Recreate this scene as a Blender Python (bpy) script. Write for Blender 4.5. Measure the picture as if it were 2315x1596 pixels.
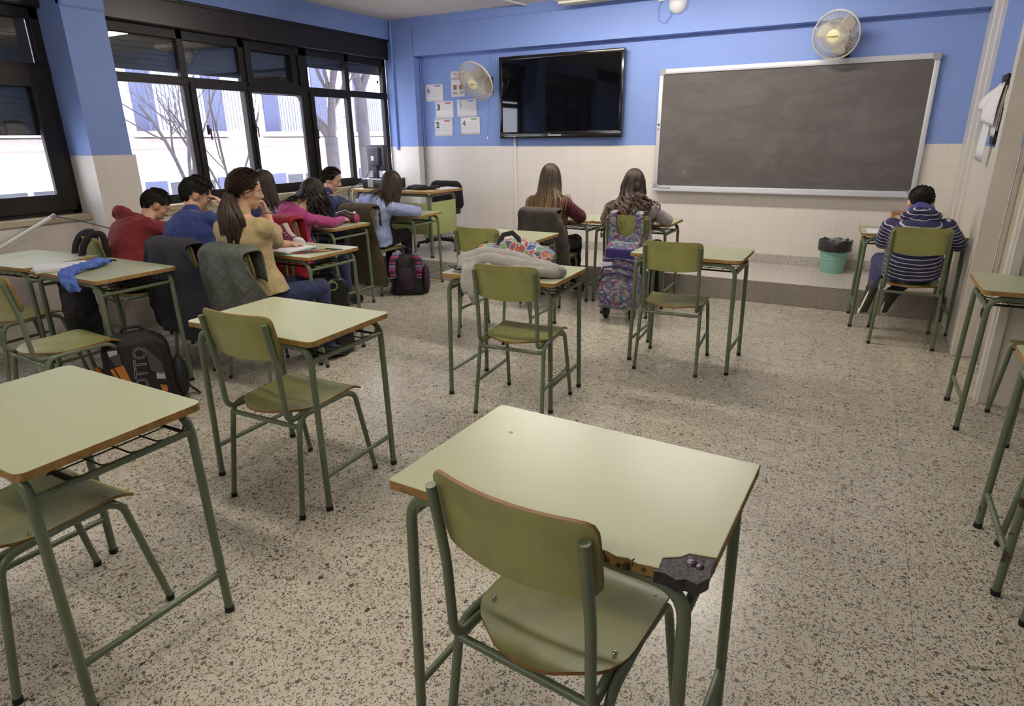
import bpy, bmesh, math, random
from mathutils import Vector as V, Matrix, noise, Euler
PI = math.pi
S = bpy.context.scene
for o in list(bpy.data.objects): bpy.data.objects.remove(o)
COL = S.collection
# ---------------- camera
cd = bpy.data.cameras.new('camera'); cam = bpy.data.objects.new('camera', cd); COL.objects.link(cam)
cd.sensor_width = 36.0; cd.lens = 1414.30*36.0/2315.0; cd.clip_start = .05; cd.clip_end = 200
yaw, pitch, roll = .504484, .3314145, -.0118894
f_ = V((-math.sin(yaw)*math.cos(pitch), math.cos(yaw)*math.cos(pitch), -math.sin(pitch)))
r_ = V((math.cos(yaw), math.sin(yaw), 0)); u_ = r_.cross(f_)
r2 = r_*math.cos(roll)+u_*math.sin(roll); u2 = u_*math.cos(roll)-r_*math.sin(roll)
cam.matrix_world = Matrix(((r2.x, u2.x, -f_.x, 0), (r2.y, u2.y, -f_.y, 0), (r2.z, u2.z, -f_.z, 1.4953), (0, 0, 0, 1)))
S.camera = cam
# ---------------- sky and exposure
w = bpy.data.worlds.new('overcast_sky'); S.world = w; w.use_nodes = True
bg = w.node_tree.nodes['Background']; bg.inputs[0].default_value = (.84, .86, 1, 1); bg.inputs[1].default_value = 9.0
S.view_settings.view_transform = 'Standard'; S.view_settings.look = 'None'
S.view_settings.exposure = 0.0; S.view_settings.gamma = 1
LAMP_L = 118.0
# ---------------- helpers
def lin(c):
    return tuple((x/255/12.92 if x/255 <= .04045 else ((x/255+.055)/1.055)**2.4) for x in c[:3])+(1,)
class NT:
    def __init__(s, name):
        s.m = bpy.data.materials.new(name); s.m.use_nodes = True; s.t = s.m.node_tree
        s.b = s.t.nodes['Principled BSDF']; s.out = s.t.nodes['Material Output']
    def n(s, typ, ins=None, **kw):
        nd = s.t.nodes.new('ShaderNode'+typ)
        for k, v in kw.items(): setattr(nd, k, v)
        for k, v in (ins or {}).items(): s.set(nd.inputs[k], v)
        return nd
    def set(s, sock, v):
        if isinstance(v, bpy.types.NodeSocket): s.t.links.new(v, sock)
        else: sock.default_value = v
    def math(s, op, a, b=None, c=None):
        nd = s.n('Math', operation=op); s.set(nd.inputs[0], a)
        if b is not None: s.set(nd.inputs[1], b)
        if c is not None: s.set(nd.inputs[2], c)
        return nd.outputs[0]
    def mix(s, f, a, b, mode='MIX'):
        nd = s.n('Mix', data_type='RGBA', blend_type=mode); s.set(nd.inputs[0], f); s.set(nd.inputs[6], a); s.set(nd.inputs[7], b)
        return nd.outputs[2]
    def ramp(s, f, stops, interp='LINEAR'):
        nd = s.n('ValToRGB'); cr = nd.color_ramp; cr.interpolation = interp
        while len(cr.elements) < len(stops): cr.elements.new(.5)
        for e, (p, c) in zip(cr.elements, stops): e.position = p; e.color = c
        s.set(nd.inputs[0], f); return nd.outputs[0]
    def pos(s): return s.n('NewGeometry').outputs['Position']
    def obj(s): return s.n('TexCoord').outputs['Object']
    def noise(s, vec, scale, detail=3, rough=.5):
        return s.n('TexNoise', {'Vector': vec, 'Scale': scale, 'Detail': detail, 'Roughness': rough}).outputs[0]
    def bump(s, h, strength=.3, dist=.01):
        s.set(s.b.inputs['Normal'], s.n('Bump', {'Height': h, 'Strength': strength, 'Distance': dist}).outputs[0])
def mat(name, col, rough=.5, metal=0, var=0, vs=15, bump=0, bs=80, coat=0, spec=.5, alpha=1, emit=0, bd=.01, col2=None, sheen=0):
    m = NT(name); b = m.b
    b.inputs['Base Color'].default_value = lin(col); b.inputs['Roughness'].default_value = rough; b.inputs['Metallic'].default_value = metal
    b.inputs['Coat Weight'].default_value = coat; b.inputs['Specular IOR Level'].default_value = spec; b.inputs['Alpha'].default_value = alpha
    if sheen: b.inputs['Sheen Weight'].default_value = sheen
    if emit: b.inputs['Emission Color'].default_value = lin(col); b.inputs['Emission Strength'].default_value = emit
    if var or col2:
        f = m.noise(m.obj(), vs, 4, .6)
        if col2: c = m.mix(m.ramp(f, [(.35, (0, 0, 0, 1)), (.65, (1, 1, 1, 1))]), lin(col), lin(col2))
        else:
            c1 = tuple(x*(1-var) for x in lin(col)[:3])+(1,); c2 = tuple(min(1, x*(1+var)) for x in lin(col)[:3])+(1,)
            c = m.mix(m.ramp(f, [(.3, (0, 0, 0, 1)), (.7, (1, 1, 1, 1))]), c1, c2)
        m.set(b.inputs['Base Color'], c)
    if bump: m.bump(m.noise(m.obj(), bs, 4, .6), bump, bd)
    return m.m
def link(name, me, mats=None, parent=None, loc=None, rot=None):
    o = bpy.data.objects.new(name, me); COL.objects.link(o)
    for m in (mats if isinstance(mats, (list, tuple)) else [mats]):
        if m: me.materials.append(m)
    if parent: o.parent = parent
    if loc: o.location = loc
    if rot: o.rotation_euler = rot
    return o
def mk(name, bm, mats=None, parent=None, smooth=True, loc=None, rot=None, sharp=40):
    me = bpy.data.meshes.new(name); bmesh.ops.recalc_face_normals(bm, faces=bm.faces)
    if smooth:
        for f in bm.faces: f.smooth = True
        for e in bm.edges:
            if len(e.link_faces) == 2 and e.calc_face_angle(0) > math.radians(sharp): e.smooth = False
    bm.to_mesh(me); bm.free()
    return link(name, me, mats, parent, loc, rot)
def tag(o, label=None, cat=None, group=None, kind=None):
    if label: o['label'] = label
    if cat: o['category'] = cat
    if group: o['group'] = group
    if kind: o['kind'] = kind
    return o
def thing(name, label, cat, loc=(0, 0, 0), rz=0, group=None, rot=None):
    o = bpy.data.objects.new(name, None); COL.objects.link(o); o.location = loc; o.rotation_euler = rot or (0, 0, rz); o.empty_display_size = .1
    return tag(o, label, cat, group)
def struct(o): o['kind'] = 'structure'; return o
def dup(root, loc, rz, label=None, group=None, skip=()):
    def cp(o, par):
        c = o.copy(); COL.objects.link(c); c.parent = par
        for ch in list(o.children):
            if ch.name.split('.')[0] not in skip: cp(ch, c)
        return c
    r = cp(root, None); r.location = loc; r.rotation_euler = (0, 0, rz)
    if label: r['label'] = label
    if group: r['group'] = group
    return r
def box(bm, x0, x1, y0, y1, z0, z1, bev=0, seg=2, mi=0, M=None):
    vs = [bm.verts.new(c) for c in ((x0, y0, z0), (x1, y0, z0), (x1, y1, z0), (x0, y1, z0), (x0, y0, z1), (x1, y0, z1), (x1, y1, z1), (x0, y1, z1))]
    fs = [bm.faces.new([vs[i] for i in q]) for q in ((3, 2, 1, 0), (4, 5, 6, 7), (0, 1, 5, 4), (1, 2, 6, 5), (2, 3, 7, 6), (3, 0, 4, 7))]
    for f in fs: f.material_index = mi
    if M is not None: bmesh.ops.transform(bm, matrix=M, verts=vs)
    if bev:
        es = list({e for f in fs for e in f.edges})
        r = bmesh.ops.bevel(bm, geom=es, offset=bev, segments=seg, affect='EDGES', profile=.5)
        for f in r['faces']: f.material_index = mi
def BX(*a, **k):
    bm = bmesh.new(); box(bm, *a, **k); return bm
def fillet(pts, rad, n=6):
    pts = [V(p) for p in pts]; out = [pts[0]]
    for i in range(1, len(pts)-1):
        p = pts[i]; a = (pts[i-1]-p); b = (pts[i+1]-p); r = rad[i-1] if isinstance(rad, (list, tuple)) else rad
        r = min(r, a.length*.49, b.length*.49)
        if r <= 0: out.append(p); continue
        s = p+a.normalized()*r; e = p+b.normalized()*r
        for k in range(n+1):
            t = k/n; out.append(s*(1-t)**2+p*2*t*(1-t)+e*t*t)
    out.append(pts[-1]); return out
def tube(bm, pts, r, seg=10, cap=True, mi=0, flat=None, up=None):
    """sweep a circle (or an ellipse: flat=(rx, ry)) along pts; r may be a list"""
    pts = [V(p) for p in pts]; n = len(pts); rings = []
    t0 = (pts[1]-pts[0]).normalized()
    nrm = V(up) if up else (V((0, 0, 1)) if abs(t0.z) < .9 else V((1, 0, 0)))
    nrm = (nrm-t0*nrm.dot(t0)).normalized()
    for i, p in enumerate(pts):
        t = (pts[min(i+1, n-1)]-pts[max(i-1, 0)]).normalized()
        nrm = (nrm-t*nrm.dot(t)).normalized(); bi = t.cross(nrm)
        rr = r[i] if isinstance(r, (list, tuple)) else r
        fx, fy = flat if flat else (1, 1)
        rings.append([bm.verts.new(p+(nrm*math.cos(2*PI*k/seg)*fx+bi*math.sin(2*PI*k/seg)*fy)*rr) for k in range(seg)])
    for a, b in zip(rings, rings[1:]):
        for k in range(seg):
            f = bm.faces.new((a[k], a[(k+1) % seg], b[(k+1) % seg], b[k])); f.material_index = mi
    if cap:
        for q, rg in ((0, rings[0]), (1, rings[-1])):
            f = bm.faces.new(rg[::-1] if q == 0 else rg); f.material_index = mi
    return rings
def TB(pts, r, **k):
    bm = bmesh.new(); tube(bm, pts, r, **k); return bm
def loft(bm, rings, mi=0, cap=True, closed=True):
    vs = [[bm.verts.new(p) for p in r] for r in rings]; n = len(vs[0])
    for a, b in zip(vs, vs[1:]):
        for k in range(n if closed else n-1):
            f = bm.faces.new((a[k], a[(k+1) % n], b[(k+1) % n], b[k])); f.material_index = mi
    if cap and closed:
        bm.faces.new(vs[0][::-1]).material_index = mi; bm.faces.new(vs[-1]).material_index = mi
    return vs
def lathe(bm, prof, seg=24, mi=0, M=None, cap=True):
    rings = [[V((r*math.cos(2*PI*k/seg), r*math.sin(2*PI*k/seg), z)) for k in range(seg)] for r, z in prof]
    if M is not None: rings = [[M @ p for p in r] for r in rings]
    return loft(bm, rings, mi, cap)
def ell(bm, c, r, rot=None, u=16, v=10, mi=0):
    M = Matrix.Translation(c) @ (rot.to_matrix().to_4x4() if isinstance(rot, Euler) else (rot.to_4x4() if rot else Matrix())) @ Matrix.Diagonal((*(r if hasattr(r, '__len__') else (r, r, r)), 1))
    res = bmesh.ops.create_uvsphere(bm, u_segments=u, v_segments=v, radius=1, matrix=M)
    for vv in res['verts']:
        for f in vv.link_faces: f.material_index = mi
def rrect(w, d, r, n=6, cx=0, cy=0):
    out = []
    for sx, sy, a0 in ((1, 1, 0), (-1, 1, PI/2), (-1, -1, PI), (1, -1, 3*PI/2)):
        for k in range(n+1):
            a = a0+k/n*PI/2; out.append((cx+sx*(w/2-r)+r*math.cos(a), cy+sy*(d/2-r)+r*math.sin(a)))
    return out
def slab(bm, outline, z0, z1, mt=0, ms=1, bev=0):
    n = len(outline); cx = sum(p[0] for p in outline)/n; cy = sum(p[1] for p in outline)/n
    a = [bm.verts.new((x, y, z0)) for x, y in outline]; b = [bm.verts.new((x, y, z1)) for x, y in outline]
    bm.faces.new(a[::-1]).material_index = mt; bm.faces.new(b).material_index = mt
    for k in range(n): bm.faces.new((a[k], a[(k+1) % n], b[(k+1) % n], b[k])).material_index = ms
def text(name, s, size, m, parent, loc, rot, ext=.0006, align='CENTER', weight=0, outline=0):
    """lettering as a mesh"""
    c = bpy.data.curves.new(name, 'FONT'); c.body = s; c.size = size; c.extrude = ext; c.align_x = align; c.align_y = 'CENTER'; c.offset = weight; c.resolution_u = 4
    if outline: c.fill_mode = 'NONE'; c.bevel_depth = outline; c.extrude = 0; c.bevel_resolution = 1
    o = bpy.data.objects.new('tmp', c); COL.objects.link(o); dg = bpy.context.evaluated_depsgraph_get(); dg.update()
    me = bpy.data.meshes.new_from_object(o.evaluated_get(dg)); bpy.data.objects.remove(o); me.materials.clear(); me.name = name
    return link(name, me, m, parent, loc, rot)
def nz(p, s=1.0, o=0): return noise.noise(V(p)*s+V((o, o*1.7, -o)))
# ================= materials of the setting
def wall_mat():
    m = NT('blue_paint_over_tiles'); P = m.pos(); sp = m.n('SeparateXYZ', {0: P}); x, y, z = sp.outputs
    nrm = m.n('SeparateXYZ', {0: m.n('NewGeometry').outputs['Normal']}).outputs
    horiz = m.mix(m.math('GREATER_THAN', m.math('ABSOLUTE', nrm[0]), .5), m.n('CombineXYZ', {0: x}).outputs[0], m.n('CombineXYZ', {0: y}).outputs[0])
    u = m.n('SeparateXYZ', {0: horiz}).outputs[0]
    def line(v, off):
        fr = m.math('FRACT', m.math('DIVIDE', m.math('ADD', v, off), .2)); return m.math('LESS_THAN', m.math('ABSOLUTE', m.math('SUBTRACT', fr, .5)), .0085)
    g = m.math('MAXIMUM', line(u, 20.1), line(z, 20.1-1.4+.003))
    vor = m.n('TexWhiteNoise', {0: m.n('CombineXYZ', {0: m.math('FLOOR', m.math('DIVIDE', m.math('ADD', u, 20.0), .2)), 1: m.math('FLOOR', m.math('DIVIDE', m.math('ADD', z, 20-1.4), .2))}).outputs[0]}).outputs[0]
    base = m.mix(vor, lin((226, 218, 209)), lin((229, 221, 213)))
    base = m.mix(m.math('MULTIPLY', m.noise(P, 3, 4), .22), base, lin((215, 206, 195)))
    tile = m.mix(m.math('MULTIPLY', g, .40), base, lin((184, 173, 160)))
    blue = m.mix(m.noise(P, 2.2, 3), lin((122, 148, 209)), lin((130, 154, 213)))
    up = m.math('GREATER_THAN', z, m.math('ADD', 1.4, m.math('MULTIPLY', m.math('SUBTRACT', m.noise(P, 60, 2), .5), .008)))
    m.set(m.b.inputs['Base Color'], m.mix(up, tile, blue))
    m.set(m.b.inputs['Roughness'], m.math('ADD', m.math('MULTIPLY', up, .25), .32))
    h = m.math('ADD', m.math('MULTIPLY', m.noise(P, 160, 2), .25), m.math('MULTIPLY', m.math('SUBTRACT', 1, m.math('MULTIPLY', g, m.math('SUBTRACT', 1, up))), .8))
    m.bump(h, .25, .003); return m.m
def terrazzo(name, tile=.2525, ox=.085, oy=3.645, base1=(204, 197, 180), base2=(192, 184, 167), dark=True, rough=.22):
    m = NT(name); P = m.pos()
    warp = m.n('TexNoise', {'Vector': P, 'Scale': 70, 'Detail': 2}).outputs['Color']
    Pw = m.n('VectorMath', {0: P, 1: m.n('VectorMath', {0: warp, 3: .006}, operation='SCALE').outputs[0]}, operation='ADD').outputs[0]
    sp = m.n('SeparateXYZ', {0: P}).outputs
    tx = m.math('DIVIDE', m.math('SUBTRACT', sp[0], ox), tile); ty = m.math('DIVIDE', m.math('SUBTRACT', sp[1], oy), tile)
    tn = m.n('TexWhiteNoise', {0: m.n('CombineXYZ', {0: m.math('FLOOR', tx), 1: m.math('FLOOR', ty)}).outputs[0]}).outputs[0]
    c = m.mix(m.math('ADD', m.math('MULTIPLY', tn, .5), m.math('MULTIPLY', m.noise(P, 1.3, 3), .5)), lin(base1), lin(base2))
    for sc, keep, gap, stops in ((150, .60, .10, [(0, (150, 134, 112)), (.2, (122, 116, 108)), (.4, (170, 152, 124)), (.55, (140, 104, 74)), (.65, (188, 184, 174)), (.8, (104, 98, 92)), (.9, (162, 136, 92))]),
                           (185, .70, .08, [(0, (46, 43, 40)), (.45, (62, 57, 52)), (.65, (92, 82, 70)), (.8, (40, 38, 37)), (.92, (104, 80, 60))]),
                           (62, .84, .07, [(0, (128, 106, 76)), (.3, (98, 94, 90)), (.55, (150, 132, 104)), (.75, (120, 82, 62)), (.88, (70, 66, 64))])):
        v = m.n('TexVoronoi', {'Vector': Pw, 'Scale': sc}); vc = m.n('SeparateColor', {0: v.outputs['Color']}).outputs
        ed = m.n('TexVoronoi', {'Vector': Pw, 'Scale': sc}, feature='DISTANCE_TO_EDGE').outputs[0]
        on = m.math('MULTIPLY', m.math('GREATER_THAN', ed, m.math('ADD', gap, m.math('MULTIPLY', vc[1], .12))), m.math('GREATER_THAN', vc[2], keep))
        c = m.mix(m.math('MULTIPLY', on, 1.0 if dark else .45), c, m.ramp(vc[0], [(p, lin(q)) for p, q in stops], 'CONSTANT'))
    def line(t, wd): return m.math('LESS_THAN', m.math('ABSOLUTE', m.math('SUBTRACT', m.math('FRACT', m.math('ADD', t, .5)), .5)), wd)
    g = m.math('MAXIMUM', line(tx, .0042), line(ty, .0042))
    c = m.mix(m.math('MULTIPLY', g, .62), c, lin((92, 82, 70)))
    st = m.ramp(m.noise(P, 2.6, 5, .65), [(.45, (0, 0, 0, 1)), (.75, (1, 1, 1, 1))])
    c = m.mix(m.math('MULTIPLY', st, .12), c, lin((128, 118, 110)))
    m.set(m.b.inputs['Base Color'], c)
    m.set(m.b.inputs['Roughness'], m.math('ADD', m.math('MULTIPLY', m.noise(P, 6, 4), .22), rough-.06))
    m.b.inputs['Specular IOR Level'].default_value = .5
    m.bump(m.math('ADD', m.math('MULTIPLY', g, -1), m.math('MULTIPLY', m.noise(P, 14, 2), .15)), .12, .002); return m.m
MW = wall_mat(); MF = terrazzo('terrazzo_floor'); MD = terrazzo('pale_dais_terrazzo', .33, 0, 6.13, (205, 198, 190), (192, 184, 176), False, .3)
MCEIL = mat('ceiling_paint', (222, 214, 206), .9, var=.02, vs=3)
MWHITE = mat('white_gloss_paint', (214, 208, 200), .4, var=.06, vs=6); MCREAM = mat('cream_door_paint', (188, 177, 156), .5, var=.08, vs=5)
MALU = mat('dark_brown_window_aluminium', (24, 18, 17), .5, 0, spec=.4); MALU2 = mat('dark_shutter_box', (34, 27, 25), .36, .1)
MSHUT = mat('dark_brown_shutter_slats', (44, 38, 34), .5); MSILL = mat('beige_stone_sill', (186, 172, 146), .5, var=.08, vs=20)
MSKIRT = terrazzo('grey_terrazzo_plinth', .4, .1, 0, (196, 190, 182), (184, 178, 170), False, .4)
def glass_mat():
    m = NT('window_glass'); m.t.nodes.remove(m.b)
    g_ = m.n('NewGeometry').outputs; dt = m.n('VectorMath', {0: g_['Incoming'], 1: g_['Normal']}, operation='DOT_PRODUCT').outputs['Value']
    fr = m.math('ADD', .045, m.math('MULTIPLY', .95, m.math('POWER', m.math('SUBTRACT', 1, m.math('ABSOLUTE', dt)), 5)))
    t = m.n('BsdfTransparent', {0: (.93, .95, .95, 1)}); g = m.n('BsdfGlossy', {0: (1, 1, 1, 1), 'Roughness': 0.0})
    m.t.links.new(m.n('MixShader', {0: fr, 1: t.outputs[0], 2: g.outputs[0]}).outputs[0], m.out.inputs[0]); return m.m
MGLASS = glass_mat()
# ================= setting
XW, XF, YR, YB, XR, ZC, YD, ZD = -5.55, -5.65, 7.084, 6.95, .72, 2.9, 6.131, .209
def st(name, bm, m, parent=None, smooth=False, **k):
    o = mk(name, bm, m, parent, smooth, **k)
    if not parent: struct(o)
    return o
st('floor', BX(-6.0, 3.0, -4.0, 7.4, -.12, 0), MF)
st('ceiling', BX(-6.0, 3.0, -4.0, 7.4, ZC, ZC+.12), MCEIL)
bm = BX(XW-.1, XR, YD, YR+.02, .001, ZD, bev=.006)
st('trim_1', bm, MD)                                               # the platform in front of the board
bm = bmesh.new(); box(bm, XW-.1, XR+.2, YR, YR+.2, 0, ZC)
box(bm, XW-.1, -5.195, YB, YR+.01, 0, ZC); box(bm, -5.2, XR, YB, YR+.01, 2.47, ZC)
box(bm, -5.2, XR, YB-.012, YB+.01, ZC-.10, ZC); st('wall_front', bm, MW)
st('baseboard_front', BX(-5.195, XR, YR-.014, YR+.01, ZD, ZD+.095, bev=.004), MSKIRT)
bm = bmesh.new()                                                    # window wall: below, between and above the windows
box(bm, -5.75, XW, -4, 7.2, 0, .90); box(bm, -5.75, XW, -4, 7.2, 2.68, ZC)
box(bm, -5.75, -5.34, 2.92, 3.24, 0, ZC); box(bm, -5.75, XW, -4, -.1, .9, ZC)
box(bm, -5.4, -5.325, 2.92, 3.25, 2.44, ZC, bev=.02); box(bm, -5.345, -5.328, 2.915, 3.26, 0, 1.4)
st('wall_left', bm, MW)
bm = bmesh.new(); box(bm, XR, XR+.25, 5.25, 7.3, 0, ZC); box(bm, XR, XR+.25, 4.26, 5.3, 2.15, ZC); st('wall_right', bm, MW)
st('wall_jog', BX(XR+.045, 3.0, 4.262, 4.45, 0, ZC), MW)
st('wall_rear', BX(-6, 3.0, -4.2, -4.0, 0, ZC), MW); st('wall_side', BX(2.6, 2.8, -4.0, 4.3, 0, ZC), MW)
st('trim_2', BX(XR-.022, XR+.02, 6.32, 7.084, 0, ZC, bev=.004), MWHITE)
bm = bmesh.new(); box(bm, XR-.034, XR+.01, 6.30, 6.36, .21, ZC, bev=.008); box(bm, XR-.03, XR+.01, 6.70, 6.74, .21, ZC, bev=.008); st('trim_3', bm, MWHITE)
# door and casing in the right wall
dr = BX(XR+.14, XR+.18, 4.36, 5.22, .005, 2.1, bev=.003)
for z0, z1 in ((.15, .95), (1.1, 1.95)): box(dr, XR+.13, XR+.142, 4.5, 5.08, z0, z1, bev=.008)
d1 = st('door_1', dr, MCREAM)
st('door_handle', TB(fillet([(XR+.14, 4.45, 1.02), (XR+.08, 4.45, 1.02), (XR+.08, 4.57, 1.02)], .02), .009), mat('brushed_steel', (170, 168, 165), .3, .9), d1, True)
bm = bmesh.new(); box(bm, XR-.02, XR+.10, 5.17, 5.275, 0, 2.2, bev=.006); box(bm, XR+.11, XR+.14, 5.185, 5.225, 0, 2.15, bev=.004); box(bm, XR+.02, XR+.12, 4.27, 4.335, 0, 2.2, bev=.006); box(bm, XR, XR+.12, 4.3, 5.25, 2.1, 2.2, bev=.006)
st('trim_4', bm, MWHITE)
st('trim_5', BX(XR+.03, XR+.078, 4.235, 4.27, 0, 2.2, bev=.006), MWHITE)
bm = bmesh.new()
box(bm, -5.68, -5.525, -.15, 2.93, .90, .95, bev=.008); box(bm, -5.68, -5.525, 3.23, YB, .90, .95, bev=.008)
box(bm, -5.545, -5.535, 3.25, YB, .86, .90); st('trim_6', bm, MSILL)
# windows: bars, panes, shutters and their boxes
def window(idx, y0, y1, bars_v, sash, transom, shutters, handles):
    fr = bmesh.new(); x0, x1 = -5.71, XF
    box(fr, x0, x1, y0, y1, .95, 1.03, bev=.006); box(fr, x0, x1, y0, y1, 2.37, 2.46, bev=.006)
    for a, b in [(y0, y0+.06), (y1-.07, y1)]+bars_v: box(fr, x0, x1, a, b, .95, 2.46, bev=.006)
    box(fr, x0, x1+.004, y0, y1, transom[0], transom[1], bev=.006)
    w_ = st('window_%d' % idx, fr, MALU)
    for a, b, z0, z1, t in sash:
        s = bmesh.new()
        box(s, XF-.02, XF+.022, a+t, b-t, z0, z0+t); box(s, XF-.02, XF+.022, a+t, b-t, z1-t, z1)
        box(s, XF-.02, XF+.022, a, a+t, z0, z1, bev=.005); box(s, XF-.02, XF+.022, b-t, b, z0, z1, bev=.005)
        st('sash', s, MALU, w_)
    ys = sorted([y0]+[(a+b)/2 for a, b in bars_v]+[y1])
    for a, b in zip(ys, ys[1:]):
        for z0, z1 in ((.97, (transom[0]+transom[1])/2), ((transom[0]+transom[1])/2, 2.44)):
            st('pane', BX(-5.682, -5.678, a, b, z0, z1), MGLASS, w_)
    for a, b, zb in shutters:
        s = bmesh.new(); z = 2.5
        while z > zb+.03:
            box(s, -5.745, -5.733, a, b, z-.047, z, bev=.003, seg=1); z -= .045
        st('shutter', s, MSHUT, w_)
    for y, z in handles:
        s = BX(XF+.02, XF+.034, y-.013, y+.013, z-.045, z+.045, bev=.004); tube(s, fillet([(XF+.034, y, z+.01), (XF+.062, y, z+.01), (XF+.062, y, z-.09)], .015), .008)
        st('handle', s, MALU2, w_, True)
    s = BX(-5.72, -5.585, y0, y1, 2.45, 2.68, bev=.012); box(s, -5.60, -5.572, y0, y1, 2.655, 2.68, bev=.004)
    for yy in ((y0+y1)/2-.3,): box(s, -5.588, -5.5835, yy, yy+.012, 2.46, 2.655)
    st('shutter_box', s, MALU2, w_)
    return w_
window(1, -.1, 2.92, [(.50, .60), (1.10, 1.20), (1.85, 1.95)], [(1.93, 2.88, .98, 2.03, .13), (.57, 1.13, .99, 2.02, .055)], (1.98, 2.07), [(-.1, 2.86, 1.53)], [])
window(2, 3.24, YB, [(4.03, 4.10), (4.69, 4.76), (5.48, 5.60), (6.19, 6.26)],
       [(4.09, 4.74, .99, 2.02, .055), (4.72, 5.50, .99, 2.02, .058), (4.755, 5.42, 2.02, 2.43, .07), (5.58, 6.225, .99, 2.02, .058)],
       (1.985, 2.06), [(3.24, 4.75, 2.085), (4.75, 5.56, 1.96), (5.56, YB, 2.27)], [(4.76, 1.62), (5.6, 1.6), (4.2, 1.6)])
# ================= outside: facade across the street and bare trees
MFAC = mat('pale_render', (236, 232, 230), .9, var=.03, vs=.6); MFAC2 = mat('stone_band', (170, 156, 150), .9, var=.06, vs=2)
MSHT = mat('grey_lilac_shutter', (74, 78, 108), .7); MDKW = mat('dark_facade_pane', (42, 42, 54), .2); MBARK = mat('grey_bark', (64, 57, 60), .9, var=.25, vs=8)
MRAIL = mat('grey_iron_railing', (84, 84, 98), .6)
MPALE = mat('curtained_pane', (150, 150, 165), .5); FX = -15.0
fac = thing('apartment_facade', 'pale apartment facade with shuttered windows across the street outside', 'building', (FX, 12, -5))
bm = BX(-.4, 0, -20, 24, 0, 14)
for z in (6.35, 9.9): box(bm, 0, .28, -20, 24, z, z+.22, mi=1); box(bm, 0, .15, -20, 24, z-.3, z, mi=1)
st('wall', bm, [MFAC, MFAC2], fac)
def fwin(y, z0, z1, wd, balc):
    b = BX(-.02, .05, y-wd/2-.08, y+wd/2+.08, z0-.08, z1+.1)
    box(b, .04, .07, y-.05, y+.05, z0, z1); box(b, .04, .07, y-wd/2, y+wd/2, z0+(z1-z0)*.62, z0+(z1-z0)*.62+.09)
    wf = st('window_frame', b, MFAC, fac)
    bb = bmesh.new()
    for a, c in ((y-wd/2, y-.05), (y+.05, y+wd/2)): box(bb, .03, .06, a, c, z0, z0+(z1-z0)*.62); box(bb, .03, .06, a, c, z0+(z1-z0)*.62+.09, z1)
    st('pane', bb, MPALE if balc else MDKW, wf)
    bb = bmesh.new()
    for s in (-1, 1): box(bb, .05, .09, y+s*(wd/2+.36)-.27, y+s*(wd/2+.36)+.27, z0-.05, z1+.05)
    st('shutter', bb, MSHT, wf)
    if balc:
        bb = BX(0, .75, y-1.3, y+1.3, z0-.15, z0-.02)
        st('balcony_slab', bb, MFAC2, wf)
        bb = bmesh.new()
        for k in range(27): box(bb, .69, .705, y-1.28+k*.098, y-1.265+k*.098, z0, z0+1.0)
        box(bb, .68, .715, y-1.3, y+1.3, z0+1, z0+1.04); st('railing', bb, MRAIL, wf)
for k, y in enumerate((-12.6, -8.9, -5.2, -1.5, 2.2, 5.9, 9.6)):
    fwin(y, 3.55, 5.55, 1.25, False); fwin(y, 6.75, 9.2, 1.15, True)
st('street_ground', BX(-30, -5.9, -12, 40, -5.2, -5.0), mat('grey_street_ground', (150, 146, 142), .9)); 
def bare_tree(name, label, x, y, zb, fork, r0, seed, spread, depth, lean=(0, 0)):
    rnd = random.Random(seed); t = thing('bare_tree', label, 'tree', (x, y, zb), group=None)
    top = V((lean[0], lean[1], fork)); tr = bmesh.new()
    tube(tr, [V((0, 0, 0)), top*.5+V((.05, -.04, 0)), top], [r0*1.15, r0*1.02, r0*.92], seg=10); mk('trunk', tr, MBARK, t)
    br = bmesh.new()
    def grow(p, d, ln, r, n):
        pts = [p]; rs = [r]; q = p.copy(); dd = d.copy(); m = 5
        for i in range(m):
            dd = (dd+V((rnd.uniform(-.16, .16), rnd.uniform(-.16, .16), rnd.uniform(-.05, .12)))).normalized(); q = q+dd*ln/m; pts.append(q.copy()); rs.append(r*(1-.45*(i+1)/m))
        tube(br, pts, rs, seg=6 if r > .012 else 4)
        if n <= 0: return
        for i in range(rnd.choice((2, 3, 3))):
            k = rnd.randint(2, m); nd = (dd+V((rnd.uniform(-1, 1), rnd.uniform(-1, 1), rnd.uniform(-.35, .7)))*spread).normalized()
            grow(pts[k], nd, ln*rnd.uniform(.62, .85), rs[k]*.62, n-1)
    for k in range(3):
        a = k*2.1+seed; grow(top-V((0, 0, .05)), V((math.cos(a)*.45, math.sin(a)*.45, 1)).normalized(), 1.5, r0*.68, depth)
    mk('branches', br, MBARK, t); return t
bare_tree('bare_tree', 'thick forked bare tree outside the right end of the long window', -9.6, 9.95, -5, 6.55, .14, 4, .7, 4)
bare_tree('bare_tree', 'pale bare trunk seen behind the monitor at the window corner', -10.8, 12.3, -5, 7.6, .15, 9, .6, 3)
bare_tree('bare_tree', 'thin many-branched bare tree outside the middle of the long window', -7.9, 6.1, -5, 5.6, .030, 12, .8, 5)
bare_tree('bare_tree', 'wide twiggy bare tree outside the long window beside the pillar', -9.9, 6.5, -5, 5.7, .05, 23, .95, 5, (.1, .3))
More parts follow.
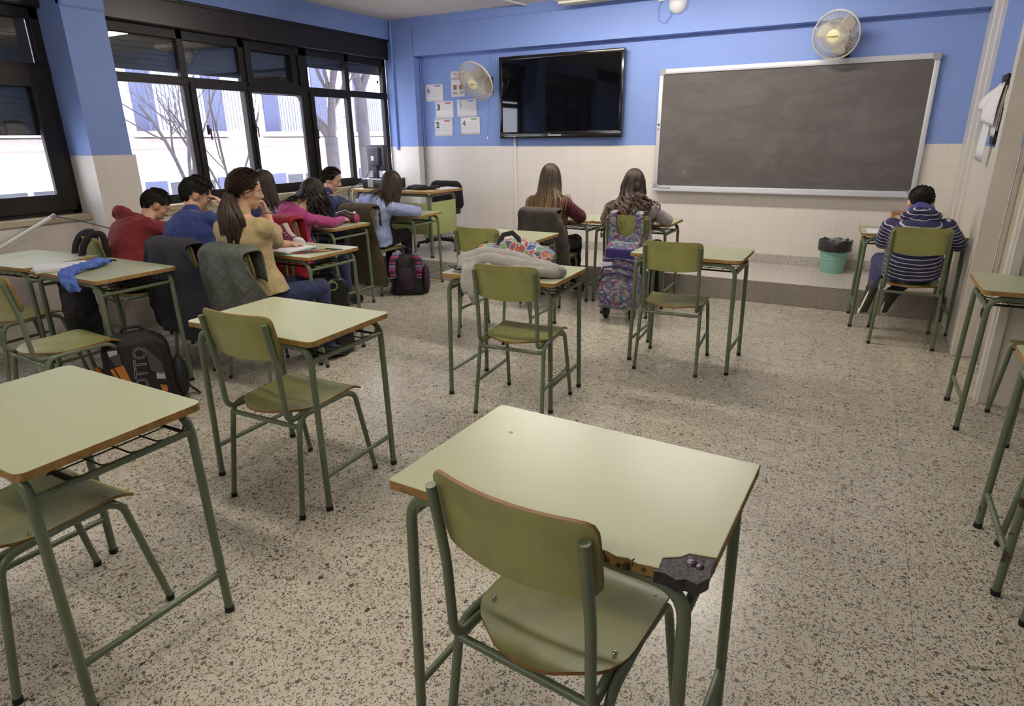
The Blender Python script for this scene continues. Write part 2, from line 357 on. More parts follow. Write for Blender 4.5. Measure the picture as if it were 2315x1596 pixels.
# ================= ceiling lamps
MLAMP = mat('white_lamp_housing', (226, 220, 205), .5); MTUBE = mat('glowing_tube', (255, 249, 240), .5, emit=LAMP_L); MTUBE2 = mat('dim_glowing_tube', (255, 249, 240), .5, emit=LAMP_L*.55)
def lamp(x, y, on, label, ln=1.25, k=1.0):
    t = thing('ceiling_lamp', label, 'lamp', (x, y, ZC), group='fluorescent ceiling lamps' if on else None)
    b = bmesh.new(); box(b, -ln/2, ln/2, -.11, .11, -.075, -.012, bev=.01); box(b, -ln/2+.1, ln/2-.1, -.03, .03, -.02, 0); mk('housing', b, MLAMP, t, False)
    for s in (-1, 1):
        mk('tube', TB([(-ln/2+.03, s*.055, -.09), (ln/2-.03, s*.055, -.09)], .014), (MTUBE if k > .6 else MTUBE2) if on else MLAMP, t)
for x in (-2.65, -1.15):
    for y, k in ((5.35, 1.0), (2.0, .55), (-1.4, .5)): lamp(x, y, True, 'fluorescent twin tube lamp on the classroom ceiling', k=k)  # rearmost pair is added behind the camera, out of view, to brighten the foreground
lamp(-2.35, 6.70, False, 'unlit cream lamp housing on the ceiling above the board', 1.5)
# ================= desks and chairs
def laminate():
    m = NT('pale_green_laminate'); P = m.obj()
    c = m.mix(m.noise(P, 5, 3), lin((176, 180, 146)), lin((182, 186, 153)))
    c = m.mix(m.math('MULTIPLY', m.ramp(m.noise(P, 40, 2), [(.76, (0, 0, 0, 1)), (.79, (1, 1, 1, 1))]), .35), c, lin((128, 124, 100)))
    m.set(m.b.inputs['Base Color'], c); m.set(m.b.inputs['Roughness'], m.math('ADD', m.math('MULTIPLY', m.noise(P, 60, 3), .06), .30))
    m.bump(m.noise(P, 300, 2), .05, .001); return m.m
MLAM = laminate(); MEDGE = mat('worn_chipboard_edge', (150, 116, 62), .7, var=.35, vs=40, bump=.4, bs=200, bd=.002)
MFR = mat('sage_green_tube_paint', (99, 110, 86), .36, var=.08, vs=10, spec=.5); MCAP = mat('black_rubber_foot', (24, 22, 22), .8)
MSEAT = NT('green_lacquered_plywood'); _p = MSEAT.obj()
MSEAT.set(MSEAT.b.inputs['Base Color'], MSEAT.mix(MSEAT.ramp(MSEAT.noise(_p, 7, 4), [(.45, (0, 0, 0, 1)), (.72, (1, 1, 1, 1))]), lin((154, 154, 92)), lin((132, 132, 80))))
MSEAT.set(MSEAT.b.inputs['Roughness'], MSEAT.math('ADD', MSEAT.math('MULTIPLY', MSEAT.noise(_p, 9, 3), .2), .27)); MSEAT = MSEAT.m
MPLY = mat('plywood_edge', (134, 96, 52), .6, var=.2, vs=60); MWIRE = mat('dark_shelf_wire', (46, 44, 36), .5, .3); MSCREW = mat('steel_screw', (190, 188, 180), .25, 1)
def chipped():
    m = NT('chipped_green_tube_paint'); P = m.obj(); f = m.ramp(m.noise(P, 9, 5, .6), [(.57, (0, 0, 0, 1)), (.59, (1, 1, 1, 1))])
    m.set(m.b.inputs['Base Color'], m.mix(f, lin((99, 110, 86)), lin((58, 34, 28)))); m.set(m.b.inputs['Roughness'], m.math('ADD', m.math('MULTIPLY', f, .35), .38)); return m.m
MCHIP = chipped()
DW, DD, DH, TR, LX, LY = .72, .492, .761, .0135, .333, .222
def make_desk(label, cat='desk', frame=MFR, broken=False):
    t = thing('school_desk', label, cat)
    bm = bmesh.new(); out = rrect(DW, DD, .010 if broken else .026, 6)
    if broken:
        rnd = random.Random(5); o2 = []
        for x, y in out:
            if x > .30 and y < -.2: continue
            o2.append((x, y))
        i = max(range(len(o2)), key=lambda k: (o2[k][1] < 0)*(o2[k][0])) ; i = len(o2)
        chew = [(-.30+.62*k/30, -DD/2+rnd.uniform(0, .010)*(1 if k > 15 else .4)) for k in range(3, 31)]
        corner = [(.275, -.238), (.272, -.205), (.30, -.185), (.31, -.168), (.345, -.16), (.358, -.155)]
        left = [p for p in o2 if p[1] < 0 and p[0] < 0]; right = [p for p in o2 if not (p[1] < 0 and p[0] < 0)]
        chew = [p for p in chew if p[0] < .27]
        out = right+left+chew+corner
    slab(bm, out, DH-.024, DH)
    tt = mk('tabletop', bm, [MLAM, MEDGE], t, False)
    md = tt.modifiers.new('soft', 'BEVEL'); md.width = .0025; md.segments = 2; md.limit_method = 'ANGLE'; md.angle_limit = 1
    for sx in (-1, 1):
        for sy in (-1, 1):
            p = fillet([(sx*LX, sy*LY, .012), (sx*(LX-.012), sy*(LY-.006), DH-.042), (sx*(LX-.16), sy*(LY-.008), DH-.040)], .085, 8)
            lg = mk('leg', TB(p, TR, seg=12), frame, t)
            mk('foot_cap', TB([(sx*LX, sy*LY, 0), (sx*LX, sy*LY, .02)], TR*1.12, seg=12), MCAP, lg)
    for sy in (-1, 1): mk('top_rail', TB([(-(LX-.16), sy*(LY-.008), DH-.04), ((LX-.16), sy*(LY-.008), DH-.04)], TR*.98), frame, t)
    for sx in (-1, 1):
        mk('side_rail', TB([(sx*(LX-.011), -LY+.006, .667), (sx*(LX-.011), LY-.006, .667)], .0105), frame, t)
        mk('stretcher', TB([(sx*(LX-.003), -LY+.003, .155), (sx*(LX-.003), LY-.003, .155)], .0105), frame, t)
    b = bmesh.new(); zs = .664
    for y in (-.12, -.105, -.03, .05, .13, .205): tube(b, fillet([(-.318, y, zs+.012), (-.29, y, zs), (.29, y, zs), (.318, y, zs+.012)], .01, 2), .0028, seg=6)
    for k in range(8): 
        x = -.30+k*.6/7; tube(b, fillet([(x, -.13, zs), (x, .205, zs), (x, .218, DH-.05)], .02, 3), .0026, seg=6)
    tube(b, [(-.318, .205, zs), (.318, .205, zs)], .006, seg=6); tube(b, [(-.318, -.112, zs), (.318, -.112, zs)], .006, seg=6)
    mk('wire_shelf', b, MWIRE, t)
    b = bmesh.new()
    for q in (0, .022):
        pts = [V((-.318, -.10+q+.018*math.sin(a), .635-.03*math.cos(a)*1.1-.012)) for a in [k*2*PI/14 for k in range(13)]]
        tube(b, [(-.318, -.09+q, .665)]+pts[7:]+pts[:5], .0032, seg=6)
    mk('bag_hook', b, MWIRE, t)
    return t
def make_chair(label, side_bars=False):
    t = thing('school_chair', label, 'chair')
    # seat: rounded rear, rolled front edge, slight dip
    bm = bmesh.new(); nu, nv = 15, 16; top, bot = [], []
    for j in range(nv+1):
        v = j/nv; y = .035+.405*v; hw = .19*math.sqrt(max(0.0, 1-max(0, 1-v/.42)**2.6))*1.0 if v < .42 else .19+.006*(v-.42)
        hw = max(hw, .075) ; ra, rb = [], []
        for i in range(nu+1):
            u = i/nu*2-1; x = u*hw; yy = y+(.0 if v > .4 else -.012*(1-u*u)*(1-v/.4))
            z = .450+.004*u*u-.012*math.sin(PI*min(1, max(0, (v-.05)/.75)))*(1-.5*u*u)
            if v > .86: z -= .020*((v-.86)/.14)**1.6
            ra.append(bm.verts.new((x, yy, z))); rb.append(bm.verts.new((x, yy, z-.010)))
        top.append(ra); bot.append(rb)
    for A, fl in ((top, 0), (bot, 1)):
        for j in range(nv):
            for i in range(nu):
                q = (A[j][i], A[j][i+1], A[j+1][i+1], A[j+1][i]); bm.faces.new(q if not fl else q[::-1])
    ring = [(0, i) for i in range(nu)]+[(j, nu) for j in range(nv)]+[(nv, i) for i in range(nu, 0, -1)]+[(j, 0) for j in range(nv, 0, -1)]
    for k in range(len(ring)):
        a, b = ring[k], ring[(k+1) % len(ring)]; bm.faces.new((top[a[0]][a[1]], bot[a[0]][a[1]], bot[b[0]][b[1]], top[b[0]][b[1]])).material_index = 1
    s = mk('seat', bm, [MSEAT, MPLY], t, sharp=30)
    for x, y in ((-.158, .155), (.158, .155), (-.163, .37), (.163, .37)):
        b = bmesh.new(); ell(b, (x, y, .451), (.006, .006, .0035), u=10, v=6); mk('screw', b, MSCREW, s)
    # backrest: bent plywood panel, concave to the front
    bm = bmesh.new(); A, B = [], []; nu, nv = 18, 8; W2, H2 = .187, .09
    for j in range(nv+1):
        ra, rb = [], []
        for i in range(nu+1):
            u = i/nu*2-1; v = j/nv*2-1; r = .035
            x, z = u*W2, v*H2
            ex, ez = abs(x)-(W2-r), abs(z)-(H2-r)
            if ex > 0 and ez > 0:
                d = math.hypot(ex, ez)
                if d > r: x = math.copysign(W2-r+ex*r/d, x); z = math.copysign(H2-r+ez*r/d, z)
            if v < 0: z -= .014*(1-u*u)*(-v)
            lean = -.19*z
            yy = -.030+.034*u*u+lean; ra.append(bm.verts.new((x, yy+.010, z+.786))); rb.append(bm.verts.new((x, yy, z+.786)))
        A.append(ra); B.append(rb)
    for G, fl in ((A, 0), (B, 1)):
        for j in range(nv):
            for i in range(nu):
                q = (G[j][i], G[j][i+1], G[j+1][i+1], G[j+1][i]); bm.faces.new(q if fl else q[::-1])
    ring = [(0, i) for i in range(nu)]+[(j, nu) for j in range(nv)]+[(nv, i) for i in range(nu, 0, -1)]+[(j, 0) for j in range(nv, 0, -1)]
    for k in range(len(ring)):
        a, b = ring[k], ring[(k+1) % len(ring)]; bm.faces.new((A[a[0]][a[1]], B[a[0]][a[1]], B[b[0]][b[1]], A[b[0]][b[1]])).material_index = 1
    mk('backrest', bm, [MSEAT, MPLY], t, sharp=30)
    for sx in (-1, 1):
        R = .0115
        mk('back_post', TB(fillet([(sx*.172, -.030, .846), (sx*.172, .006, .645), (sx*.172, .018, .425), (sx*.160, .17, .432), (sx*.158, .36, .436)], [.05, .05, .03], 6), R, seg=12), MFR, t)
        lg = mk('leg', TB(fillet([(sx*.203, 0, .012), (sx*.190, .062, .432), (sx*.182, .24, .434)], .055, 7), R, seg=12), MFR, t)
        mk('foot_cap', TB([(sx*.203, 0, 0), (sx*.203, .001, .02)], R*1.12), MCAP, lg)
        lg = mk('leg', TB(fillet([(sx*.206, .472, .012), (sx*.186, .398, .430), (sx*.182, .24, .434)], .055, 7), R, seg=12), MFR, t)
        mk('foot_cap', TB([(sx*.206, .472, 0), (sx*.206, .471, .02)], R*1.12), MCAP, lg)
        if side_bars: mk('stretcher', TB([(sx*.200, .028, .19), (sx*.197, .440, .19)], .009), MFR, t)
    mk('crossbar', TB([(-.193, .054, .395), (.193, .054, .395)], .0105), MFR, t)
    mk('crossbar', TB([(-.188, .408, .398), (.188, .408, .398)], .0085), MFR, t)
    return t
R_ = math.radians
GD, GC = 'green school desks', 'green school chairs'
deskA = make_desk('large green desk in the foreground with a broken blackened corner', broken=True); deskA.location = (-.49, 1.193, 0); deskA.rotation_euler.z = R_(-2.3); deskA['group'] = GD
desk0 = make_desk('clear green desk with a chair tilted beside it, left of the aisle'); desk0['group'] = GD
desk0['label'] = 'bare pale green desk in the middle of the left half, chair tucked under it'
desk0.location = (-2.146, 1.859, 0); desk0.rotation_euler.z = R_(1.6)
for x, y, a, lb in (
    (-2.003, .815, 0, 'bare green desk at the lower left edge, wire shelf showing under its right end'),
    (-1.736, 3.19, 1.7, 'green desk under the grey sweater and the cartoon-print bag'),
    (-.959, 4.276, -.3, 'bare green desk with a chair behind it in front of the chalkboard'),
    (.371, 5.885, 2.9, 'green desk of the boy in the striped hoodie by the right wall'),
    (.94, 3.995, .4, 'green desk beside the door, farther of the two cut by the right edge'),
    (-4.06, 2.14, 0, 'green desk holding the blue cloth and white notebook'),
    (-4.89, 2.12, 6, 'bare green desk touching the window wall under the left window'),
    (-3.51, 3.195, .5, 'green desk with the sketch pad, sneaker case and pencils'),
    (-4.25, 3.21, 0, 'green desk in front of the boy in the blue shirt'),
    (-4.93, 3.45, -4, 'green desk in front of the boy in the red hoodie, by the pillar'),
    (-4.36, 4.31, 0, 'green desk of the girl in the pink top with an open dark red pencil bag'),
    (-5.09, 4.33, 0, 'green desk by the window in front of the girl with the grey-blue top'),
    (-4.27, 5.34, 1, 'green desk of the girl in the denim jacket'),
    (-5.0, 5.36, 0, 'green desk of the girl in the quilted navy jacket, below the monitor'),
    (-2.48, 4.42, 0, 'empty green desk behind the cartoon-print bag'),
    (-2.53, 5.70, -1, 'green desk of the girl in the burgundy top'),
    (-1.81, 5.73, 0, 'green desk of the girl in the pale knit with curly hair')):
    dup(desk0, (x, y, 0), R_(a), lb, GD)
deskH = make_desk('green desk with rust-chipped legs cut by the right edge of the picture', frame=MCHIP); deskH.location = (.925, 2.545, 0); deskH['group'] = GD
chair0 = make_chair('x'); chair0['group'] = GC; chair0.location = (-2.06, 1.535, 0); chair0.rotation_euler.z = R_(2)
chair0['label'] = 'empty green chair tucked at the bare desk in the middle of the left half'
chairS = make_chair('empty green chair at the desk with the grey sweater', True); chairS['group'] = GC; chairS.location = (-1.575, 2.795, 0); chairS.rotation_euler.z = R_(4.5)
CH = {}
for k, x, y, a, lb, src in (
    ('A', -.497, .888, -5.5, 'empty green chair at the desk with the broken corner, seen from behind at the front', 0),
    ('B', -2.09, .50, 2, 'green chair pushed under the desk at the lower left edge', 0),
    ('E', -1.0, 3.905, 3.5, 'empty green chair with its back to us, right of the floral trolley bag', 1),
    ('F', .391, 5.215, 0, 'green chair under the boy in the striped hoodie', 0),
    ('G', 1.01, 3.655, 2, 'green chair pushed under the desk beside the door', 0),
    ('H', .85, 2.19, 0, 'green chair under the desk with rust-chipped legs at the right edge', 0),
    ('I', -3.80, 1.47, -3, 'empty green chair with a shiny seat at the desk with the blue cloth', 0),
    ('J', -4.72, 1.66, 2, 'empty green chair at the bare desk by the left window', 0),
    ('red', -4.74, 2.46, -13, 'green chair with black straps over its back, under the boy in the red hoodie', 0),
    ('blue', -3.95, 2.55, 0, 'green chair under the dark jacket and the boy in the blue shirt', 0),
    ('tan', -3.33, 2.50, -3, 'green chair under the quilted grey-green jacket', 0),
    ('gray', -5.0, 3.75, 0, 'green chair of the girl with the grey-blue top', 0),
    ('pink', -4.27, 3.74, 0, 'green chair under the red jacket', 0),
    ('navy', -4.98, 4.80, 0, 'green chair of the girl in the quilted navy jacket', 0),
    ('denim', -4.33, 4.77, 0, 'green chair under the brown coat of the girl in denim', 0),
    ('P', -2.46, 3.95, 0, 'empty green chair behind the cartoon-print bag', 0),
    ('burg', -2.53, 5.13, 0, 'green chair under the dark grey-brown jacket', 0),
    ('white', -1.71, 5.13, 1, 'green chair with the floral trolley bag hanging on its back', 0)):
    CH[k] = dup(chairS if src else chair0, (x, y, 0), R_(a), lb, GC)
# ================= people
MSKIN = mat('skin', (205, 160, 132), .5, var=.06, vs=20); MSKIN.node_tree.nodes['Principled BSDF'].inputs['Subsurface Weight'].default_value = .05
MEYE = mat('eye_white', (196, 186, 178), .35); MIRIS = mat('dark_iris', (40, 28, 20), .3); MLIP = mat('lip', (176, 104, 96), .5)
def hair_mat(name, c1, c2, tip=None, z0=0, z1=1):
    m = NT(name); P = m.pos()
    f = m.n('TexNoise', {'Vector': m.n('VectorMath', {0: P, 1: (1, 1, .12)}, operation='MULTIPLY').outputs[0], 'Scale': 110, 'Detail': 2}).outputs[0]
    c = m.mix(m.ramp(f, [(.35, (0, 0, 0, 1)), (.65, (1, 1, 1, 1))]), lin(c1), lin(c2))
    if tip:
        z = m.n('SeparateXYZ', {0: P}).outputs[2]
        t = m.n('MapRange', {'Value': m.math('ADD', z, m.math('MULTIPLY', m.math('SUBTRACT', f, .5), .15)), 'From Min': z1, 'From Max': z0}).outputs[0]
        c = m.mix(t, c, m.mix(f, lin(tip), tuple(x*.5 for x in lin(tip)[:3])+(1,)))
    m.set(m.b.inputs['Base Color'], c); m.b.inputs['Roughness'].default_value = .5 if c2[0] > 40 else .62; m.b.inputs['Specular IOR Level'].default_value = .35 if c2[0] > 40 else .2
    m.bump(f, .5, .004); return m.m
HBLACK = hair_mat('black_hair', (16, 13, 13), (28, 23, 22)); HDARK = hair_mat('very_dark_brown_hair', (26, 19, 17), (48, 36, 31))
HBROWN = hair_mat('brown_hair', (34, 25, 20), (64, 47, 36)); HOMBRE = hair_mat('brown_hair_with_blond_ends', (38, 29, 22), (66, 51, 38), (148, 118, 74), .80, 1.10)
HCURL = hair_mat('curly_brown_hair', (30, 21, 17), (62, 44, 33), (92, 66, 46), .82, 1.05)
def cloth(name, col, rough=.85, var=.10, vs=9, bump=.3, bs=260, sheen=.1):
    m = NT(name); P = m.obj(); m.b.inputs['Roughness'].default_value = rough; m.b.inputs['Specular IOR Level'].default_value = .22; m.b.inputs['Sheen Weight'].default_value = sheen
    f = m.noise(P, vs, 4, .6); a, b = (tuple(x*k for x in lin(col)[:3])+(1,) for k in (1-var, 1+var)); m.set(m.b.inputs['Base Color'], m.mix(f, a, b))
    wr = m.n('TexNoise', {'Vector': m.n('VectorMath', {0: P, 1: (1.2, 1.2, .8)}, operation='MULTIPLY').outputs[0], 'Scale': 13, 'Detail': 3, 'Roughness': .5, 'Distortion': 1.2}).outputs[0]
    wr = m.math('ABSOLUTE', m.math('SUBTRACT', wr, .5)); m.bump(m.math('ADD', m.math('MULTIPLY', wr, 2.2), m.math('MULTIPLY', m.noise(P, bs, 2), bump*.25)), .55, .014); return m.m
def quilt_mat(name, col, s=.05, rough=.6, depth=.006):
    m = NT(name); P = m.obj(); sp = m.n('SeparateXYZ', {0: P}).outputs
    a = m.math('ADD', m.math('MULTIPLY', sp[0], 1.0), sp[2]); b = m.math('SUBTRACT', m.math('MULTIPLY', sp[0], 1.0), sp[2])
    def tri(v): return m.math('ABSOLUTE', m.math('SUBTRACT', m.math('FRACT', m.math('DIVIDE', m.math('ADD', v, 20), s)), .5))
    h = m.math('MINIMUM', m.math('SUBTRACT', .5, tri(a)), m.math('SUBTRACT', .5, tri(b)))
    h = m.math('POWER', m.math('MULTIPLY', h, 2), .45)
    m.set(m.b.inputs['Base Color'], m.mix(m.math('MULTIPLY', m.math('LESS_THAN', h, .32), .5), m.mix(m.noise(P, 8, 3), lin(col), tuple(x*1.15 for x in lin(col)[:3])+(1,)), tuple(x*.45 for x in lin(col)[:3])+(1,)))
    m.b.inputs['Roughness'].default_value = rough; m.bump(h, .7, depth); return m.m
def stripe_mat():
    m = NT('navy_white_striped_jersey'); P = m.pos(); sp = m.n('SeparateXYZ', {0: P}).outputs
    z = m.math('ADD', sp[2], m.math('MULTIPLY', m.math('SUBTRACT', sp[1], 5.4), -.55))
    wob = m.math('MULTIPLY', m.math('SUBTRACT', m.noise(P, 7, 2), .5), .012)
    fr = m.math('FRACT', m.math('DIVIDE', m.math('ADD', m.math('ADD', z, wob), 5), .031))
    m.set(m.b.inputs['Base Color'], m.mix(m.math('LESS_THAN', fr, .21), lin((42, 42, 80)), lin((188, 186, 190)))); m.b.inputs['Roughness'].default_value = .85
    m.bump(m.noise(P, 260, 2), .3, .002); return m.m
def organic(name, bm, vox, it, m, parent, disp=0, freq=9, seed=0, zs=1.0):
    me = bpy.data.meshes.new('tmp'); bm.to_mesh(me); bm.free(); o = bpy.data.objects.new('tmp', me); COL.objects.link(o)
    r = o.modifiers.new('r', 'REMESH'); r.mode = 'VOXEL'; r.voxel_size = vox; r.use_smooth_shade = True
    s = o.modifiers.new('s', 'SMOOTH'); s.factor = .5; s.iterations = it
    dg = bpy.context.evaluated_depsgraph_get(); dg.update(); me2 = bpy.data.meshes.new_from_object(o.evaluated_get(dg)); bpy.data.objects.remove(o); bpy.data.meshes.remove(me)
    me2.materials.clear(); me2.name = name
    if disp:
        nv = [v.normal.copy() for v in me2.vertices]
        for v, n in zip(me2.vertices, nv):
            p = V((v.co.x, v.co.y, v.co.z*zs)); d = abs(nz(p, freq, seed))*1.6-.45+.5*nz(p, freq*2.3, seed+3)
            v.co += n*d*disp
    for p in me2.polygons: p.use_smooth = True
    return link(name, me2, m, parent)
def capsule(bm, p, q, r0, r1, seg=14):
    p, q = V(p), V(q); tube(bm, [p, q], [r0, r1], seg=seg)
    ell(bm, p, r0, u=seg, v=8); ell(bm, q, r1, u=seg, v=8)
def frame(fwd, up=(0, 0, 1)):
    f = V(fwd).normalized(); x = f.cross(V(up)).normalized(); u = x.cross(f); return Matrix((x, f, u)).transposed()
def bez(a, b, c, t): return a*(1-t)**2+b*2*t*(1-t)+c*t*t
TORSO = [(0, .155, .112), (.15, .160, .115), (.35, .146, .102), (.55, .152, .104), (.72, .166, .108), (.84, .162, .096), (.93, .112, .074), (1.0, .060, .056)]
def torso_rings(P, grow=0, t0=0.0, t1=1.0, hem=0, n=14, wide=1.0):
    hip, neck = V(P['hip']), V(P['neck']); mid = hip*.5+neck*.5+V(P.get('bulge', (0, -.03, .02)))
    hx, sxv = V(P.get('hipx', (1, 0, 0))).normalized(), V(P.get('shx', (1, 0, 0))).normalized(); rings = []; info = []
    for i in range(n+1):
        t = t0+(t1-t0)*i/n; tc = max(0, t)
        c = bez(hip, mid, neck, tc)+(V((0, 0, 1))*(t*.5 if t < 0 else 0)); tan = (bez(hip, mid, neck, min(1, tc+.02))-bez(hip, mid, neck, max(0, tc-.02))).normalized()
        for (a, wa, da), (b, wb, db) in zip(TORSO, TORSO[1:]):
            if a <= tc <= b:
                k = (tc-a)/(b-a); k = k*k*(3-2*k); wd, dp = wa+(wb-wa)*k, da+(db-da)*k; break
        sc = P.get('scale', 1.0); g = grow+(hem*max(0, 1-(t-t0)/.45)**1.5 if hem else 0); wd = wd*sc*wide+g; dp = dp*sc+g*.9
        x = (hx*(1-tc)+sxv*tc); x = (x-tan*x.dot(tan)).normalized(); y = tan.cross(x)
        rings.append([c+x*wd*math.copysign(abs(math.cos(a))**.85, math.cos(a))+y*dp*math.copysign(abs(math.sin(a))**.85, math.sin(a)) for a in [2*PI*k/22 for k in range(22)]]); info.append((c, x, y, tan, wd, dp))
    return rings, info
def shoulders(P):
    _, inf = torso_rings(P, 0, .82, .86, n=1); c, x, y, t, wd, dp = inf[0]; k = .158*P.get('scale', 1)
    return {-1: c-x*k+V(P.get('shL', (0, 0, 0))), 1: c+x*k+V(P.get('shR', (0, 0, 0)))}
def hand(bm, wr, d, n, thumb, curl=(.35, .5, .4), sp=.02):
    """palm and five fingers; d: towards the fingertips, n: out of the back of the hand, thumb: side of the thumb"""
    d = V(d).normalized(); n = (V(n)-d*V(n).dot(d)).normalized(); s = d.cross(n); s = s if s.dot(V(thumb)) > 0 else -s
    wr = V(wr); c = wr+d*.045
    R = Matrix((s, d, n)).transposed(); ell(bm, c, (.038, .048, .0145), rot=R, u=14, v=8); capsule(bm, wr-d*.03, wr+d*.015, .021, .022, 10)
    def bend(v, a): return (v*math.cos(a)-n*math.sin(a)).normalized()
    for k, (off, ln) in enumerate(((.029, .070), (.0095, .078), (-.0105, .072), (-.029, .056))):
        p = wr+d*.080+s*off-d*abs(off)*.25; v = (d+s*off*1.6).normalized(); a = 0; r = .0086
        vv = v
        for j, fr in enumerate((.42, .32, .26)):
            a += curl[j]*(1+.08*k); vv = (v*math.cos(a)-n*math.sin(a)).normalized(); q = p+vv*ln*fr; capsule(bm, p, q, r, r*.9, 8); p = q; r *= .92
    p = wr+d*.022+s*.026; v = (d*.62+s*.62-n*.35).normalized(); q = p+v*.036; capsule(bm, p, q, .0115, .0095, 8)
    v2 = (d*.9+s*.1-n*.4).normalized(); capsule(bm, q, q+v2*.028, .0095, .008, 8)
def person(label, P, parts):
    """one continuous body; hair, eyes and clothing are its children"""
    hc = V(P['head']); H = frame(P['look'], P.get('hup', (0, 0, 1))); L = lambda *p: hc+H @ V(p)
    sh = shoulders(P); hip, neck = V(P['hip']), V(P['neck'])
    bm = bmesh.new(); rg, inf = torso_rings(P, 0); loft(bm, rg)
    capsule(bm, neck-V((0, 0, .03)), L(0, -.015, -.05), .056, .050)
    ell(bm, L(0, -.004, .022), (.073, .092, .098), rot=H, u=24, v=16); ell(bm, L(0, .030, -.050), (.056, .056, .058), rot=H); ell(bm, L(0, .062, -.088), (.026, .022, .020), rot=H)
    ell(bm, L(0, .045, -.02), (.062, .045, .05), rot=H)
    capsule(bm, L(0, .083, .018), L(0, .104, -.020), .009, .0135, 8)
    for s in (-1, 1):
        ell(bm, L(s*.012, .096, -.026), (.009, .009, .008), rot=H, u=8, v=6); ell(bm, L(s*.033, .078, .022), (.022, .012, .008), rot=H, u=10, v=6)
        ell(bm, L(s*.076, -.008, -.012), (.009, .020, .031), rot=H @ Euler((0, s*.25, 0)).to_matrix(), u=12, v=8)
    ell(bm, L(0, .088, -.058), (.024, .010, .006), rot=H, u=10, v=6); ell(bm, L(0, .086, -.068), (.021, .010, .0065), rot=H, u=10, v=6)
    for k, s in (('L', -1), ('R', 1)):
        el, wr = V(P['el'+k]), V(P['wr'+k]); capsule(bm, sh[s], el, .046, .038); capsule(bm, el, wr, .038, .025)
        h = P.get('hand'+k, {}); d = h.get('d', (wr-el).normalized()); hand(bm, wr, d, h.get('n', (0, 0, 1)), h.get('t', (-s, .3, 0)), h.get('c', (.45, .5, .4)))
        kn, an = V(P['kn'+k]), V(P['an'+k]); hj = hip+V(P.get('hipx', (1, 0, 0)))*s*.085-V((0, 0, .015))
        capsule(bm, hj, kn, .078, .055); capsule(bm, kn, an, .052, .036)
        toe = an+V(P.get('toe'+k, (0, .15, -.05))); capsule(bm, an-V((0, 0, .02)), toe, .036, .028, 10)
    body = organic('person', bm, .0055, 5, MSKIN, None); tag(body, label, 'person', P.get('group'))
    for s in (-1, 1):
        b = bmesh.new(); ell(b, L(s*.032, .0765, .004), (.0115, .0110, .0065), rot=H, u=12, v=8); e = mk('eye', b, MEYE, body)
        b = bmesh.new(); ell(b, L(s*.032, .0855, .003), (.0055, .0025, .0055), rot=H, u=10, v=6); mk('iris', b, MIRIS, e)
        mk('eyebrow', TB([L(s*.016, .092, .024), L(s*.034, .088, .030), L(s*.050, .074, .024)], [.003, .004, .002], seg=6), P.get('hairm', HDARK), body)
    b = bmesh.new(); ell(b, L(0, .0965, -.059), (.019, .004, .0035), rot=H, u=10, v=6); ell(b, L(0, .0945, -.067), (.017, .004, .0045), rot=H, u=10, v=6); mk('lips', b, MLIP, body)
    # trousers and shoes
    b = bmesh.new(); rg, _ = torso_rings(P, .010, -.05, .22, n=5); loft(b, rg)
    for k, s in (('L', -1), ('R', 1)):
        kn, an = V(P['kn'+k]), V(P['an'+k]); hj = hip+V(P.get('hipx', (1, 0, 0)))*s*.085-V((0, 0, .015)); capsule(b, hj, kn, .090, .067); capsule(b, kn, an, .064, .050)
    organic('trousers', b, .011, 4, parts['trousers'], body, .006, 11, 2)
    for k in 'LR':
        an = V(P['an'+k]); toe = an+V(P.get('toe'+k, (0, .15, -.05))); d = (toe-an).normalized(); dn = V(P.get('sole'+k, (0, 0, -1)))
        b = bmesh.new(); capsule(b, an-d*.02+dn*.015, toe+d*.02+dn*.01, .043, .036, 12); capsule(b, an-dn*.02, an+dn*.02, .046, .044, 12); so = organic('shoe', b, .008, 4, parts['shoe'], body)
        b = bmesh.new(); Rm = Matrix(((dn.cross(d)).normalized(), d, -dn)).transposed(); ell(b, (an+toe)/2+d*.005+dn*.045, (.042, .125, .012), rot=Rm, u=16, v=6); mk('sole', b, parts.get('sole', MCAP), so)
    # top garment
    t = parts['top']; b = bmesh.new(); rg, inf = torso_rings(P, t.get('grow', .016), t.get('t0', -.08), t.get('t1', .965), t.get('hem', 0), wide=t.get('wide', 1)); loft(b, rg)
    ar, wrr = t.get('arm', .058), t.get('cuff', .038)
    for k, s in (('L', -1), ('R', 1)):
        el, wr = V(P['el'+k]), V(P['wr'+k]); ell(b, sh[s], ar*1.12); capsule(b, sh[s], el, ar, ar*.90)
        f = t.get('sleeve', .93); capsule(b, el, el+(wr-el)*f, ar*.88, wrr if f > .5 else ar*1.05)
    if t.get('collar'): capsule(b, inf[-1][0]-inf[-1][3]*.01, inf[-1][0]+inf[-1][3]*t['collar'], .070, .064)
    organic(t.get('name', 'top'), b, .010, t.get('it', 5), t['mat'], body, t.get('disp', .008), t.get('freq', 8), t.get('seed', 1), t.get('zs', 1.4))
    return body, H, hc, L, sh
def inside(p, c, R, r):
    q = R.transposed() @ (p-c); return V((q.x/r[0], q.y/r[1], q.z/r[2])), q
